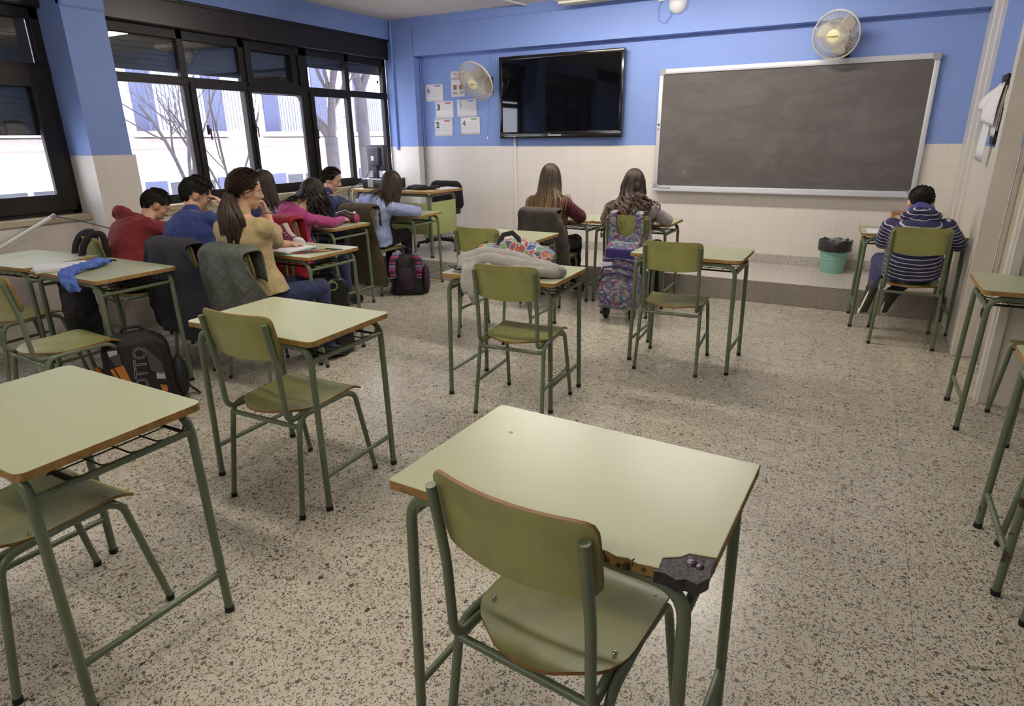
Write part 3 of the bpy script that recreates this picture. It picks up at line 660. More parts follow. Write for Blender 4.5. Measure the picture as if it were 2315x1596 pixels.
def hair_cap(P, body, H, hc, m, thick=1.0, short=True, name='hair', seed=0, tuft=160, tl=.045):
    rnd = random.Random(seed); r = (.079*thick, .098*thick, .101*thick); c0 = hc+H @ V((0, -.007, .026))
    def keep(p): return p.y < .060+.42*(p.z-.03) and p.z > -.080 and not (p.y > -.028 and p.z < -.018) and p.y < .088
    bm = bmesh.new(); M = Matrix.Translation(c0) @ H.to_4x4()
    bmesh.ops.create_uvsphere(bm, u_segments=40, v_segments=28, radius=1, matrix=Matrix.Diagonal((*r, 1)))
    bmesh.ops.delete(bm, geom=[v for v in bm.verts if not keep(v.co)], context='VERTS')
    for v in bm.verts: v.co *= 1+.035*nz(v.co, 24, seed)
    ins = bmesh.ops.solidify(bm, geom=bm.faces[:], thickness=.006)
    for k in range(tuft if short else 0):
        a, z = rnd.uniform(0, 2*PI), rnd.uniform(-.8, 1); q = V((math.cos(a)*math.sqrt(1-z*z)*r[0], math.sin(a)*math.sqrt(1-z*z)*r[1], z*r[2]))
        if not keep(q) or (q.y > -.03 and q.z < .035): continue
        n = V((q.x/r[0]**2, q.y/r[1]**2, q.z/r[2]**2)).normalized(); fl = V((rnd.uniform(-.25, .25), .35 if q.z > .04 else -.1, -1.0 if q.z < .06 else -.2)); fl = (fl-n*fl.dot(n)*.9).normalized()
        pts = [q-n*.003, q+n*.003+fl*tl*.35, q+n*.003+fl*tl*.7, q-n*.001+fl*tl]
        tube(bm, pts, [.0042, .0052, .0036, .001], seg=5, cap=False, flat=(.6, 1.4))
    bmesh.ops.transform(bm, matrix=M, verts=bm.verts[:])
    return mk(name, bm, m, body)
def hair_pulled(body, H, hc, m, tie, n=260, seed=0, rr=.0055, thick=1.05):
    """locks combed over the head to a tie"""
    rnd = random.Random(seed); r = V((.079, .098, .101))*thick; c0 = hc+H @ V((0, -.007, .026)); td = (H.transposed() @ (V(tie)-c0)); bm = bmesh.new()
    td = V((td.x/r.x, td.y/r.y, td.z/r.z)); tl = td.length; td.normalize()
    for k in range(n):
        a, z = rnd.uniform(0, 2*PI), rnd.uniform(-.75, 1); d = V((math.cos(a)*math.sqrt(1-z*z), math.sin(a)*math.sqrt(1-z*z), z)); q = V((d.x*r.x, d.y*r.y, d.z*r.z))
        if not (q.y < .060+.42*(q.z-.03) and q.z > -.075 and not (q.y > -.03 and q.z < -.012)): continue
        pts = []
        for i in range(13):
            t = i/12; e = d.lerp(td, t).normalized()*(1.02+.03*math.sin(t*PI)+.012*nz(V((a*3, z*3, t*2)), 1.5, seed)); e = e*(1+(tl-1)*max(0, (t-.8)/.2)); pts.append(c0+H @ V((e.x*r.x, e.y*r.y, e.z*r.z)))
        tube(bm, pts, [rr*(.5 if i == 0 else 1)*(1-.3*i/12) for i in range(13)], seg=5, cap=False, flat=(.5, 1.5))
    return mk('combed_hair', bm, m, body)
def hair_long(P, body, H, hc, m, n=230, length=(.30, .42), curl=0, seed=0, pull=(0, -.25, 0), tie=None, rr=.0075, zr=(-.35, 1), front=.0, spread=.15):
    """locks that run over the head and fall under gravity onto the shoulders and the back"""
    rnd = random.Random(seed); r = V((.081, .099, .103)); c0 = hc+H @ V((0, -.007, .026)); _, inf = torso_rings(P, .03, 0, .95, n=9); sh = shoulders(P)
    bm = bmesh.new()
    for k in range(n):
        a, z = rnd.uniform(0, 2*PI), rnd.uniform(*zr)
        q = V((math.cos(a)*math.sqrt(1-z*z)*r.x, math.sin(a)*math.sqrt(1-z*z)*r.y, z*r.z))
        if q.y > .045+.4*(q.z-.03)-front: continue
        p = c0+H @ q; nrm = (H @ V((q.x/r.x**2, q.y/r.y**2, q.z/r.z**2))).normalized(); out = H @ V((q.x*4, -.3, 0)); v = (V((0, 0, -1))+out*.6+V(pull)*.5); v = (v-nrm*v.dot(nrm)).normalized()
        ln = rnd.uniform(*length)+ (z*.10); st_ = 22; ds = ln/st_; pts = [p+nrm*.002]; ph = rnd.uniform(0, 6); cf = rnd.uniform(.8, 1.3); drift = V((rnd.uniform(-1, 1), rnd.uniform(-1, 1), 0))*spread
        for i in range(st_):
            g = V((0, 0, -1))+V(pull)*(1 if i > 5 else .3)+drift*(i/st_)
            if tie is not None and i < 8: g = (V(tie)-p).normalized()*1.5
            v = (v*.72+g*.28).normalized(); p = p+v*ds
            for c, R, rad in [(c0, H, r*1.03)]+[(c, Matrix((x, y, t)).transposed(), V((wd, dp, .085))) for c, x, y, t, wd, dp in inf]+[(sh[s], Matrix.Identity(3), V((.075, .075, .07))) for s in (-1, 1)]:
                e, ql = inside(p, c, R, rad); d = e.length
                if d < 1 and d > 1e-4: p = c+R @ (ql/d)
            pts.append(p.copy())
        if curl:
            for i in range(4, len(pts)):
                w_ = curl*min(1, (i-3)/10); pts[i] = pts[i]+V((math.cos(i*cf*.9+ph), math.sin(i*cf*.9+ph)*.6-.4, math.sin(i*cf*.9+ph+1)*.4))*w_
        R0 = rr*rnd.uniform(.7, 1.2); tube(bm, pts, [R0*(.7 if i < 2 else 1.0)*(1 if i < st_*.7 else max(.12, 1-(i-st_*.7)/(st_*.3))) for i in range(len(pts))], seg=5, cap=False, flat=(.55, 1.3))
    return mk('hair', bm, m, body)
TJ = dict(dark=cloth('black_trouser_cloth', (26, 24, 28)), jean=cloth('dark_blue_denim', (46, 52, 84)), navy=cloth('navy_trouser_cloth', (58, 60, 92)))
SHB = mat('black_shoe', (22, 20, 22), .5); SHW = mat('white_rubber_sole', (214, 210, 204), .6)
def sit(cx, cy, rz=0, **k):
    """default seated pose over a chair whose rear feet stand at (cx, cy)"""
    R = Matrix.Rotation(rz, 3, 'Z'); g = lambda x, y, z: V((cx, cy, 0))+R @ V((x, y, z))
    P = dict(hip=g(0, .20, .545), neck=g(0, .20, 1.0), head=g(0, .28, 1.15), look=R @ V((0, .9, -.35)), hipx=R @ V((1, 0, 0)), shx=R @ V((1, 0, 0)),
             knL=g(-.11, .57, .535), knR=g(.11, .57, .535), anL=g(-.11, .56, .10), anR=g(.11, .58, .10), elL=g(-.26, .36, .80), elR=g(.26, .36, .80), wrL=g(-.12, .56, .795), wrR=g(.12, .56, .795))
    P.update(k); return P
# --- boy in the red hoodie
P = sit(-4.74, 2.46, R_(-13), hip=(-4.70, 2.655, .545), neck=(-4.755, 2.88, .945), bulge=(-.05, -.10, .05), head=(-4.79, 3.01, 1.035), look=(.25, .75, -.6), elL=(-5.0, 3.10, .80), elR=(-4.50, 3.12, .80), wrL=(-4.88, 3.34, .80), wrR=(-4.68, 3.36, .80), hairm=HBLACK)
MRED = cloth('red_hoodie_fleece', (122, 42, 46)); b, H, hc, L, sh = person('boy in a red hoodie bent over his desk by the pillar', P, dict(trousers=TJ['dark'], shoe=SHB, top=dict(name='hoodie', mat=MRED, grow=.028, arm=.066, disp=.011, wide=1.05)))
hair_cap(P, b, H, hc, HBLACK, 1.04, seed=1, tuft=380, tl=.034)
def hood(P, body, m, c, rx, ry, rz, R, seed, lining=None):
    bm = bmesh.new(); n = 26
    pts = [V(c)+R @ V((rx*math.cos(a), ry*math.sin(a), rz*math.sin(a)*-.6+.012*math.sin(3*a))) for a in [PI*.86+2*PI*.78*k/n for k in range(n+1)]]
    tube(bm, pts, [.030+.012*math.sin(PI*k/n) for k in range(n+1)], seg=10)
    ell(bm, V(c)+R @ V((0, -.035, -.03)), (rx*.9, .055, .05), rot=R)
    o = organic('hood', bm, .008, 3, m, body, .008, 16, seed)
    if lining:
        b2 = bmesh.new(); ell(b2, V(c)+R @ V((0, .0, .028)), (rx*.86, ry*.8, .042), rot=R, u=20, v=12); organic('hood_lining', b2, .008, 2, lining, body, .006, 20, seed+1)
    return o
hood(P, b, MRED, (-4.80, 2.80, .965), .085, .075, .05, frame((0, .9, -.2)), 4)
# --- boy in the blue shirt, head resting on his right hand
P = sit(-3.95, 2.55, 0, hip=(-3.95, 2.735, .545), neck=(-4.055, 2.80, 1.025), bulge=(.02, -.09, .03), head=(-4.085, 2.875, 1.145), look=(.42, .75, -.5), shx=(1, .05, .0), elL=(-4.36, 3.04, .80), wrL=(-4.18, 3.26, .80),
        elR=(-3.80, 3.06, .80), wrR=(-3.955, 2.985, 1.025), handR=dict(d=(-.30, -.12, .9), n=(.75, .55, .1), t=(.3, -1, .2), c=(.35, .45, .4)), hairm=HBLACK, scale=1.08)
MBLUE = cloth('royal_blue_shirt_cotton', (48, 60, 112), bump=.15); b, H, hc, L, sh = person('boy in a blue shirt leaning his head on his right hand', P, dict(trousers=TJ['dark'], shoe=SHB, top=dict(name='shirt', mat=MBLUE, grow=.026, arm=.064, disp=.012, freq=7, collar=.02, wide=1.05, seed=5)))
hair_cap(P, b, H, hc, HBLACK, 1.07, seed=2, tuft=420, tl=.042)
# --- girl in the tan blouse
P = sit(-3.33, 2.50, R_(-3), hip=(-3.345, 2.675, .545), neck=(-3.42, 2.69, 1.055), bulge=(-.02, -.02, 0), head=(-3.415, 2.745, 1.20), look=(.42, .88, -.22), shx=(1, .12, 0), elL=(-3.66, 2.93, .83), wrL=(-3.53, 3.14, .80),
        elR=(-3.345, 2.86, .875), wrR=(-3.485, 2.945, 1.035), handR=dict(d=(-.25, -.05, .95), n=(.55, .8, .0), t=(-.9, -.3, .1), c=(.9, 1.0, .7)), hairm=HBROWN)
MTAN = cloth('tan_blouse_crepe', (172, 152, 112), bump=.12); b, H, hc, L, sh = person('girl in a loose tan blouse with a long low ponytail, hand at her chin', P, dict(trousers=TJ['jean'], shoe=SHB, top=dict(name='blouse', mat=MTAN, grow=.024, t0=-.02, hem=.05, arm=.066, sleeve=.30, disp=.010, freq=6, collar=.012, seed=7)))
hair_cap(P, b, H, hc, HBROWN, 1.05, short=False, seed=3)
TIE = L(.02, -.098, -.035); hair_pulled(b, H, hc, HBROWN, TIE, 300, 31, .0055, 1.08)
bm = bmesh.new(); rnd = random.Random(8)
for k in range(170):
    a = rnd.uniform(0, 2*PI); q = TIE+H @ V((math.cos(a)*.034, math.sin(a)*.022, 0)); w_ = rnd.uniform(.2, 1); e = V((math.cos(a)*.078*w_+.055, -.060+math.sin(a)*.034*w_, -.24-rnd.uniform(0, .09))); ph = rnd.uniform(0, 6)
    pts = [q+V((e.x*(math.sin(min(1, t*1.6)*PI/2)*(1-.45*max(0, t-.55))), e.y*math.sin(min(1, t*2)*PI/2)+.012*t*t, e.z*t))+V((.006*math.sin(t*7+ph), .006*math.cos(t*6+ph), 0))*t for t in [i/14 for i in range(15)]]
    tube(bm, pts, [.0075*(1 if i < 10 else 1-(i-10)/4.6) for i in range(15)], seg=5, cap=False, flat=(.6, 1.3))
mk('ponytail', bm, HBROWN, b)
bm = bmesh.new(); w_ = V(P['wrR']); 
for dz in (-.012, .006): tube(bm, [w_+V((.028*math.cos(a), .028*math.sin(a), dz)) for a in [k*2*PI/16 for k in range(17)]], .007, seg=6, cap=False)
mk('bracelet', bm, mat('beaded_bracelet', (96, 34, 40), .5, col2=(205, 190, 170), vs=160), b)
mk('hair_tie', TB([TIE+H @ V((.038*math.cos(a), .027*math.sin(a), 0)) for a in [k*2*PI/16 for k in range(17)]], .006, seg=6, cap=False), HDARK, b)
# --- girl behind her in the grey-blue top
P = sit(-5.0, 3.75, 0, hip=(-4.98, 3.925, .545), neck=(-4.83, 4.0, .985), head=(-4.845, 4.095, 1.12), look=(.1, .9, -.4), elL=(-5.2, 4.15, .80), elR=(-4.68, 4.2, .80), wrL=(-5.05, 4.38, .80), wrR=(-4.85, 4.40, .80), hairm=HBROWN)
b, H, hc, L, sh = person('girl in a grey-blue top with loose dark hair, half hidden behind the tan blouse', P, dict(trousers=TJ['dark'], shoe=SHB, top=dict(name='jumper', mat=cloth('grey_blue_knit', (62, 66, 96)), grow=.020, disp=.008)))
hair_cap(P, b, H, hc, HBROWN, 1.03, short=False, seed=4); hair_long(P, b, H, hc, HBROWN, n=280, rr=.0055, length=(.24, .30), seed=5, pull=(.10, -.05, 0))
# --- girl in pink
P = sit(-4.27, 3.74, 0, hip=(-4.30, 3.915, .545), neck=(-4.255, 3.965, .965), bulge=(-.05, -.09, .04), head=(-4.225, 4.075, 1.06), look=(.2, .72, -.66), elL=(-4.58, 4.12, .80), wrL=(-4.42, 4.32, .80),
        elR=(-4.085, 4.145, .80), wrR=(-4.165, 4.36, .805), handR=dict(d=(-.25, .9, -.05), n=(.4, .1, .9), t=(-1, .2, 0), c=(.7, .8, .6)), hairm=HDARK)
MPINK = cloth('raspberry_pink_jersey', (172, 70, 126), bump=.12); b, H, hc, L, sh = person('girl in a bright pink top writing, dark wavy hair falling over one side', P, dict(trousers=TJ['jean'], shoe=SHB, top=dict(name='top', mat=MPINK, grow=.014, t0=-.18, arm=.052, cuff=.034, disp=.008, seed=3)))
hair_cap(P, b, H, hc, HDARK, 1.05, short=False, seed=6); hair_long(P, b, H, hc, HDARK, n=200, rr=.006, length=(.26, .36), curl=.014, seed=7, pull=(-.45, -.5, .1), spread=.3); hair_long(P, b, H, hc, HDARK, n=120, rr=.006, length=(.22, .30), curl=.010, seed=17, pull=(.25, .15, 0), spread=.2)
# --- girl in quilted navy
P = sit(-4.98, 4.80, 0, hip=(-4.98, 4.975, .545), neck=(-4.945, 4.985, .965), head=(-4.935, 5.06, 1.10), look=(.80, .45, -.38), shx=(1, .2, 0), elL=(-5.2, 5.2, .80), wrL=(-5.02, 5.4, .80), elR=(-4.66, 5.12, .80), wrR=(-4.70, 5.36, .80), hairm=HDARK)
b, H, hc, L, sh = person('girl in a quilted navy jacket turning her face to the right', P, dict(trousers=TJ['dark'], shoe=SHB, top=dict(name='quilted_jacket', mat=quilt_mat('navy_quilted_nylon', (40, 46, 82), .036, .4), grow=.026, arm=.068, cuff=.045, disp=.005, collar=.02)))
hair_cap(P, b, H, hc, HDARK, 1.02, short=False, seed=8); TIE = L(0, -.105, -.02)
hair_pulled(b, H, hc, HDARK, TIE, 300, 9, .005, 1.05); bm = bmesh.new(); rnd = random.Random(4)
for k in range(36):
    a = rnd.uniform(0, 6.28); pts = [TIE+V((.012*math.cos(a)*(1+t), .012*math.sin(a)*(1+t)-.04*math.sin(t*2), -.14*t*rnd.uniform(.8, 1))) for t in [i/8 for i in range(9)]]; tube(bm, pts, [.006]*6+[.005, .003, .001], seg=5, cap=False)
mk('ponytail', bm, HDARK, b); mk('hair_tie', TB([TIE+H @ V((.020*math.cos(a), .006, .020*math.sin(a))) for a in [k*2*PI/14 for k in range(15)]], .007, seg=6, cap=False), mat('yellow_hair_tie', (214, 180, 60), .6), b)
# --- girl in denim
P = sit(-4.33, 4.77, 0, hip=(-4.33, 4.945, .545), neck=(-4.245, 5.0, .945), bulge=(0, -.08, .04), head=(-4.185, 5.105, 1.075), look=(.15, .75, -.6), shx=(1, .08, -.08), elL=(-4.60, 5.12, .80), wrL=(-4.45, 5.30, .80), elR=(-3.90, 5.12, .81), wrR=(-4.08, 5.30, .80), hairm=HBROWN)
b, H, hc, L, sh = person('girl in a pale denim jacket with long straight brown hair', P, dict(trousers=TJ['dark'], shoe=SHB, top=dict(name='denim_jacket', mat=mat('pale_washed_denim', (136, 148, 192), .85, col2=(164, 172, 208), vs=14, bump=.3, bs=300, bd=.002), grow=.026, t0=-.06, hem=.03, arm=.064, cuff=.042, disp=.010, seed=9)))
hair_cap(P, b, H, hc, HBROWN, 1.04, short=False, seed=10); hair_long(P, b, H, hc, HBROWN, n=340, length=(.32, .42), seed=11, pull=(-.28, -.34, 0), spread=.14, rr=.0055)
# --- girl in burgundy
P = sit(-2.53, 5.13, 0, hip=(-2.52, 5.305, .545), neck=(-2.53, 5.315, .995), head=(-2.55, 5.385, 1.14), look=(.05, .95, -.28), elL=(-2.80, 5.44, .80), wrL=(-2.62, 5.64, .80), elR=(-2.275, 5.46, .80), wrR=(-2.43, 5.66, .80), hairm=HBROWN)
b, H, hc, L, sh = person('girl in a burgundy hooded top with long straight blond-tipped hair', P, dict(trousers=TJ['dark'], shoe=SHB, top=dict(name='hooded_top', mat=cloth('burgundy_fleece', (84, 30, 42)), grow=.028, arm=.066, cuff=.045, disp=.008, seed=13)))
hood(P, b, cloth('burgundy_hood_fleece', (84, 30, 42)), (-2.56, 5.29, .935), .078, .045, .02, frame((0, .9, -.2)), 6)
hair_cap(P, b, H, hc, HOMBRE, 1.04, short=False, seed=12); hair_long(P, b, H, hc, HOMBRE, n=400, length=(.38, .50), seed=13, pull=(.08, -.42, 0), spread=.07, rr=.0052)
# --- girl in the pale knit
P = sit(-1.71, 5.13, R_(1), hip=(-1.715, 5.305, .545), neck=(-1.735, 5.30, .975), head=(-1.76, 5.395, 1.105), look=(-.02, .9, -.42), shx=(1, 0, 0), elL=(-2.02, 5.44, .80), wrL=(-1.86, 5.66, .80), elR=(-1.475, 5.50, .80), wrR=(-1.63, 5.68, .80), hairm=HCURL)
b, H, hc, L, sh = person('girl in a pale grey-pink knit with long curly brown hair', P, dict(trousers=TJ['dark'], shoe=SHB, top=dict(name='knit_jumper', mat=mat('pale_striped_knit', (188, 178, 178), .9, col2=(158, 146, 150), vs=30, bump=.5, bs=180, bd=.003), grow=.022, arm=.060, cuff=.040, disp=.008, seed=15)))
hair_cap(P, b, H, hc, HCURL, 1.05, short=False, seed=14); hair_long(P, b, H, hc, HCURL, n=380, length=(.40, .52), curl=.020, seed=15, pull=(0, -.42, 0), spread=.26, rr=.0055); hair_long(P, b, H, hc, HCURL, n=150, length=(.30, .42), curl=.014, seed=25, pull=(0, -.6, 0), spread=.10, rr=.0065, zr=(-.6, .2), front=.09)
# --- boy in the striped hoodie
P = sit(.391, 5.215, 0, hip=(.385, 5.42, .545), neck=(.375, 5.425, .905), bulge=(.0, -.05, .03), head=(.37, 5.525, 1.01), look=(0, .72, -.68), elL=(.17, 5.46, .73), wrL=(.27, 5.74, .80), elR=(.640, 5.50, .735), wrR=(.49, 5.76, .80),
        knL=(.185, 5.66, .55), anL=(.17, 5.44, .385), toeL=(-.035, -.045, -.14), soleL=(-.8, -.3, -.35), knR=(.47, 5.76, .535), anR=(.30, 5.62, .30), toeR=(-.02, .10, -.12), hairm=HBLACK, scale=1.06)
MST = stripe_mat(); b, H, hc, L, sh = person('boy in a navy and white striped hoodie sitting by the right wall', P, dict(trousers=TJ['navy'], shoe=mat('black_trainer', (30, 30, 32), .6, col2=(60, 60, 40), vs=60), sole=SHW, top=dict(name='striped_hoodie', mat=MST, grow=.024, t0=-.10, arm=.064, cuff=.040, disp=.006, seed=17)))
hood(P, b, MST, (.375, 5.41, .925), .095, .055, .02, frame((0, .9, -.3)), 8)
bm = bmesh.new(); Rh = frame((0, .9, -.3))
ell(bm, V((.375, 5.425, .965)), (.088, .060, .058), rot=Rh); organic('hood_lining', bm, .008, 2, cloth('blue_hood_lining', (64, 66, 130)), b, .008, 18, 3)
hair_cap(P, b, H, hc, HBLACK, 1.03, seed=16, tuft=420, tl=.026)
# ================= things on the walls
MBLK = mat('black_plastic', (20, 19, 20), .35); MBLKG = mat('black_gloss_bezel', (26, 23, 21), .16, spec=.5); MSCR = mat('dark_screen_glass', (8, 8, 11), .03, spec=.6)
MWT = mat('white_print', (225, 225, 225), .6); MALF = mat('brushed_aluminium_frame', (206, 207, 212), .4, .15); MGREYP = mat('grey_plastic', (150, 150, 152), .5)
MPAPER = mat('white_paper', (226, 224, 226), .8); MCABLE = mat('white_plastic_trunking', (224, 220, 214), .5); MCORD = mat('blue_painted_cable', (112, 138, 200), .5)
t = thing('television', 'large black flat screen on the blue front wall beside the fan', 'television', (-3.21, 6.975, 1.935))
bm = bmesh.new(); W2, H2 = .765, .449
for a in ((-W2, W2, H2-.042, H2), (-W2, W2, -H2, -H2+.072), (-W2, -W2+.036, -H2+.06, H2-.03), (W2-.036, W2, -H2+.06, H2-.03)): box(bm, a[0], a[1], -.012, .06, a[2], a[3], bev=.006)
mk('bezel', bm, MBLKG, t); mk('back_shell', BX(-W2+.03, W2-.03, .03, .095, -H2+.03, H2-.03, bev=.01), MBLK, t)
mk('screen', BX(-W2+.034, W2-.034, -.002, .03, -H2+.07, H2-.04), MSCR, t, False)
text('logo', 'Clevertouch', .034, MWT, t, (-.04, -.0125, -H2+.036), (PI/2, 0, 0))
for k in range(6):
    mk('button', BX(-.70+k*.028, -.692+k*.028, -.0145, -.011, -H2+.018, -H2+.026+.004*(k > 1)), MWT, t, False)
t = thing('blackboard', 'wide dark grey chalkboard in an aluminium frame on the front wall', 'blackboard', (-.83, 7.05, 1.545))
m = NT('chalk_dusty_slate'); P = m.obj()
dust = m.math('MULTIPLY', m.ramp(m.n('TexNoise', {'Vector': m.n('VectorMath', {0: P, 1: (1, 1, 2.2)}, operation='MULTIPLY').outputs[0], 'Scale': 2.2, 'Detail': 6, 'Roughness': .65, 'Distortion': .8}).outputs[0], [(.42, (0, 0, 0, 1)), (.8, (1, 1, 1, 1))]), .22)
spx = m.n('SeparateXYZ', {0: P}).outputs
cr = m.math('MULTIPLY', m.math('MULTIPLY', m.math('LESS_THAN', spx[0], -.85), m.math('LESS_THAN', spx[2], -.38)), m.ramp(m.noise(P, 13, 6, .7), [(.58, (0, 0, 0, 1)), (.66, (1, 1, 1, 1))]))
m.set(m.b.inputs['Base Color'], m.mix(m.math('ADD', dust, m.math('MULTIPLY', cr, .35)), lin((84, 78, 78)), lin((150, 146, 144)))); m.b.inputs['Roughness'].default_value = .75
W2, H2 = 1.24, .605
mk('slate', BX(-W2+.03, W2-.03, -.006, .03, -H2+.03, H2-.03), m.m, t, False)
for nm, a in (('frame_rail', (-W2+.06, W2-.06, H2-.045, H2+.005)), ('frame_rail', (-W2+.06, W2-.06, -H2, -H2+.04)), ('frame_rail', (-W2, -W2+.042, -H2+.06, H2-.055)), ('frame_rail', (W2-.042, W2, -H2+.06, H2-.055))):
    b = BX(a[0], a[1], -.022, .03, a[2], a[3], bev=.005)
    if a[2] > .5: box(b, a[0], a[1], -.026, 0, a[2]+.012, a[2]+.016)
    mk(nm, b, MALF, t)
for sx in (-1, 1):
    for sz in (-1, 1):
        b = bmesh.new(); o = rrect(.066, .066, .03, 5); M = Matrix(((1, 0, 0, sx*(W2-.030)), (0, 0, -1, .03), (0, 1, 0, sz*(H2-.028)), (0, 0, 0, 1)))
        slab(b, o, 0, .055, 0, 0); bmesh.ops.transform(b, matrix=M, verts=b.verts[:]); mk('corner_cap', b, MGREYP, t)
b = BX(-W2+.02, W2-.05, -.092, 0, -H2-.012, -H2+.002, bev=.003); box(b, -W2+.02, W2-.05, -.094, -.086, -H2-.012, -H2+.014, bev=.003); mk('chalk_tray', b, MALF, t)
for x, z, r in ((-1.218, .065, .010), (-1.222, .02, .011)):
    b = bmesh.new(); lathe(b, [(.0001, 0), (r, 0), (r, .012), (.0001, .012)], 14, M=Matrix.Translation((x, -.020, z)) @ Matrix.Rotation(PI/2, 4, 'X')); mk('magnet', b, MBLK if r < .0105 else MGREYP, t)
b = BX(-.07, .07, -.02, .02, 0, .012, bev=.003); e = mk('board_eraser', b, mat('dark_felt', (70, 66, 66), .95), None, loc=(-1.95, 6.995, .947)); tag(e, 'grey felt eraser lying at the left end of the chalkboard tray', 'eraser'); mk('eraser_cap', BX(-.07, .07, -.022, .022, .012, .022, bev=.003), mat('pale_plastic', (214, 212, 214), .5), e)
# wall fans
MFAN = mat('yellowed_fan_plastic', (206, 200, 184), .5); MHUB = mat('cream_hub_cap', (222, 214, 158), .45); MBLADE = mat('smoky_fan_blade', (176, 166, 158), .4, var=.05)
def fan(label, c, n, rad, wall, logo):
    n = V(n).normalized(); z = n; x = V((0, 0, 1)).cross(z).normalized(); y = z.cross(x); R = Matrix((x, y, z)).transposed()
    t = thing('wall_fan', label, 'fan', c, group=None); t.rotation_euler = R.to_euler(); Ri = R.transposed()
    b = bmesh.new(); nw = 84
    for k in range(nw):
        a = 2*PI*k/nw; d = V((math.cos(a), math.sin(a), 0)); d2 = V((math.cos(a+.22), math.sin(a+.22), 0))
        tube(b, [d*rad*.27+V((0, 0, .062)), d*.1*rad+d2*rad*.52+V((0, 0, .056)), d2*rad*.90+V((0, 0, .034)), d2*rad], .0016, seg=4, cap=False)
    for rr, zz, r0 in ((1, 0, .0055), (.62, .056, .0018), (.27, .062, .003)): tube(b, [(rad*rr*math.cos(a), rad*rr*math.sin(a), zz) for a in [2*PI*k/48 for k in range(49)]], r0, seg=6, cap=False)
    mk('front_grille', b, MFAN, t)
    b = bmesh.new()
    for k in range(nw):
        a = 2*PI*k/nw; d = V((math.cos(a), math.sin(a), 0)); tube(b, [d*rad, d*rad*.92+V((0, 0, -.045)), d*rad*.25+V((0, 0, -.085))], .0016, seg=4, cap=False)
    tube(b, [(rad*math.cos(a), rad*math.sin(a), -.010) for a in [2*PI*k/48 for k in range(49)]], .007, seg=6, cap=False)
    mk('rear_grille', b, MFAN, t)
    for k in range(3):
        b = bmesh.new(); a0 = k*2*PI/3+.5; rows = []
        for i in range(9):
            rr = rad*(.16+.72*i/8); wv = 1.45*math.sin(PI*(.18+.66*i/8))*.75; rows.append([V((rr*math.cos(a0+s*wv+.25*i/8), rr*math.sin(a0+s*wv+.25*i/8), -.020+.05*s*(1-.3*i/8))) for s in [q/6-.5 for q in range(7)]])
        loft(b, rows, closed=False); bl = mk('blade', b, MBLADE, t); md = bl.modifiers.new('thick', 'SOLIDIFY'); md.thickness = .003
    b = bmesh.new(); lathe(b, [(.0001, .074), (rad*.20, .072), (rad*.265, .066), (rad*.27, .056), (.0001, .05)], 32); h = mk('hub_cap', b, MHUB, t)
    text('lettering', logo, .022, MBLK, h, (0, 0, .0745), (0, 0, 0))
    b = bmesh.new(); lathe(b, [(.0001, -.19), (.04, -.185), (.058, -.16), (.06, -.09), (.0001, -.085)], 20); mk('motor_housing', b, MFAN, t)
    w = Ri @ (V(wall)-V(c)); b = bmesh.new(); tube(b, [(0, 0, -.13), w*.55+V((0, 0, -.08)), w], .018, seg=10); Mw = Matrix.Translation(w) @ Ri.to_4x4(); box(b, -.05, .05, -.03, .025, -.09, .09, bev=.008, M=Mw); mk('wall_bracket', b, MBLK, t)
    return t
fan('wall fan with a cream hub tilted over the papers left of the screen', (-4.20, 6.80, 2.125), (-.141, -.842, -.52), .232, (-4.17, 7.06, 2.10), 'Taurus')
fan('wall fan with a cream hub above the right half of the chalkboard', (-.43, 6.80, 2.325), (-.26, -.93, -.256), .198, (-.36, 7.06, 2.25), 'Orbegozo')
# papers
def paper(name, label, x0, x1, z0, z1, big, bigcol, bar, lines, font=.085, weight=0):
    cx, cz = (x0+x1)/2, (z0+z1)/2; w2, h2 = (x1-x0)/2, (z1-z0)/2
    t = thing(name, label, 'paper', (cx, 7.081, cz)); rnd = random.Random(int(abs(cx*1000)))
    b = bmesh.new(); rows = [[V((-w2+2*w2*i/8, -.001-.004*max(0, (abs(i-4)/4-.6))*(1 if j in (0, 4) else .4), -h2+2*h2*j/4)) for i in range(9)] for j in range(5)]
    loft(b, rows, closed=False); s = mk('sheet', b, MPAPER, t); md = s.modifiers.new('thick', 'SOLIDIFY'); md.thickness = .0006
    if big:
        text('numeral', big, font, bigcol, t, (-w2*.62, -.006, h2*.28), (PI/2, 0, 0), weight=weight)
    if bar: mk('heading_bar', BX(w2*.12, w2*.72, -.0065, -.0055, h2*.70, h2*.84), bar, t, False)
    b = bmesh.new()
    for k in range(lines):
        z = h2*(.42-.20*k); xs = -w2*(.30 if z > -.1*h2 else .85)
        box(b, xs+rnd.uniform(0, .02), w2*(.85-rnd.uniform(0, .25)), -.0065, -.0055, z-.0022, z)
    if lines: mk('printed_lines', b, mat('pale_grey_print', (176, 176, 184), .8), t, False)
    return t
inkb, inkd, inkl, inkg = mat('blue_ink', (92, 112, 176), .7), mat('dark_ink', (74, 66, 62), .7), mat('light_blue_ink', (140, 160, 205), .7), mat('dark_green_ink', (84, 100, 96), .7)
redb, blub, grnb, purb = mat('red_heading', (190, 90, 110), .7), mat('blue_heading', (110, 125, 190), .7), mat('green_heading', (120, 170, 100), .7), mat('purple_heading', (120, 100, 170), .7)
paper('wall_paper', 'white sheet with a large thin blue 6 on the blue wall', -5.136, -4.852, 1.943, 2.148, '6', inkb, purb, 5, .11)
paper('wall_paper', 'white sheet with a dark patterned 3 on the blue wall', -4.988, -4.71, 1.735, 1.943, '3', inkd, redb, 3, .095, .004)
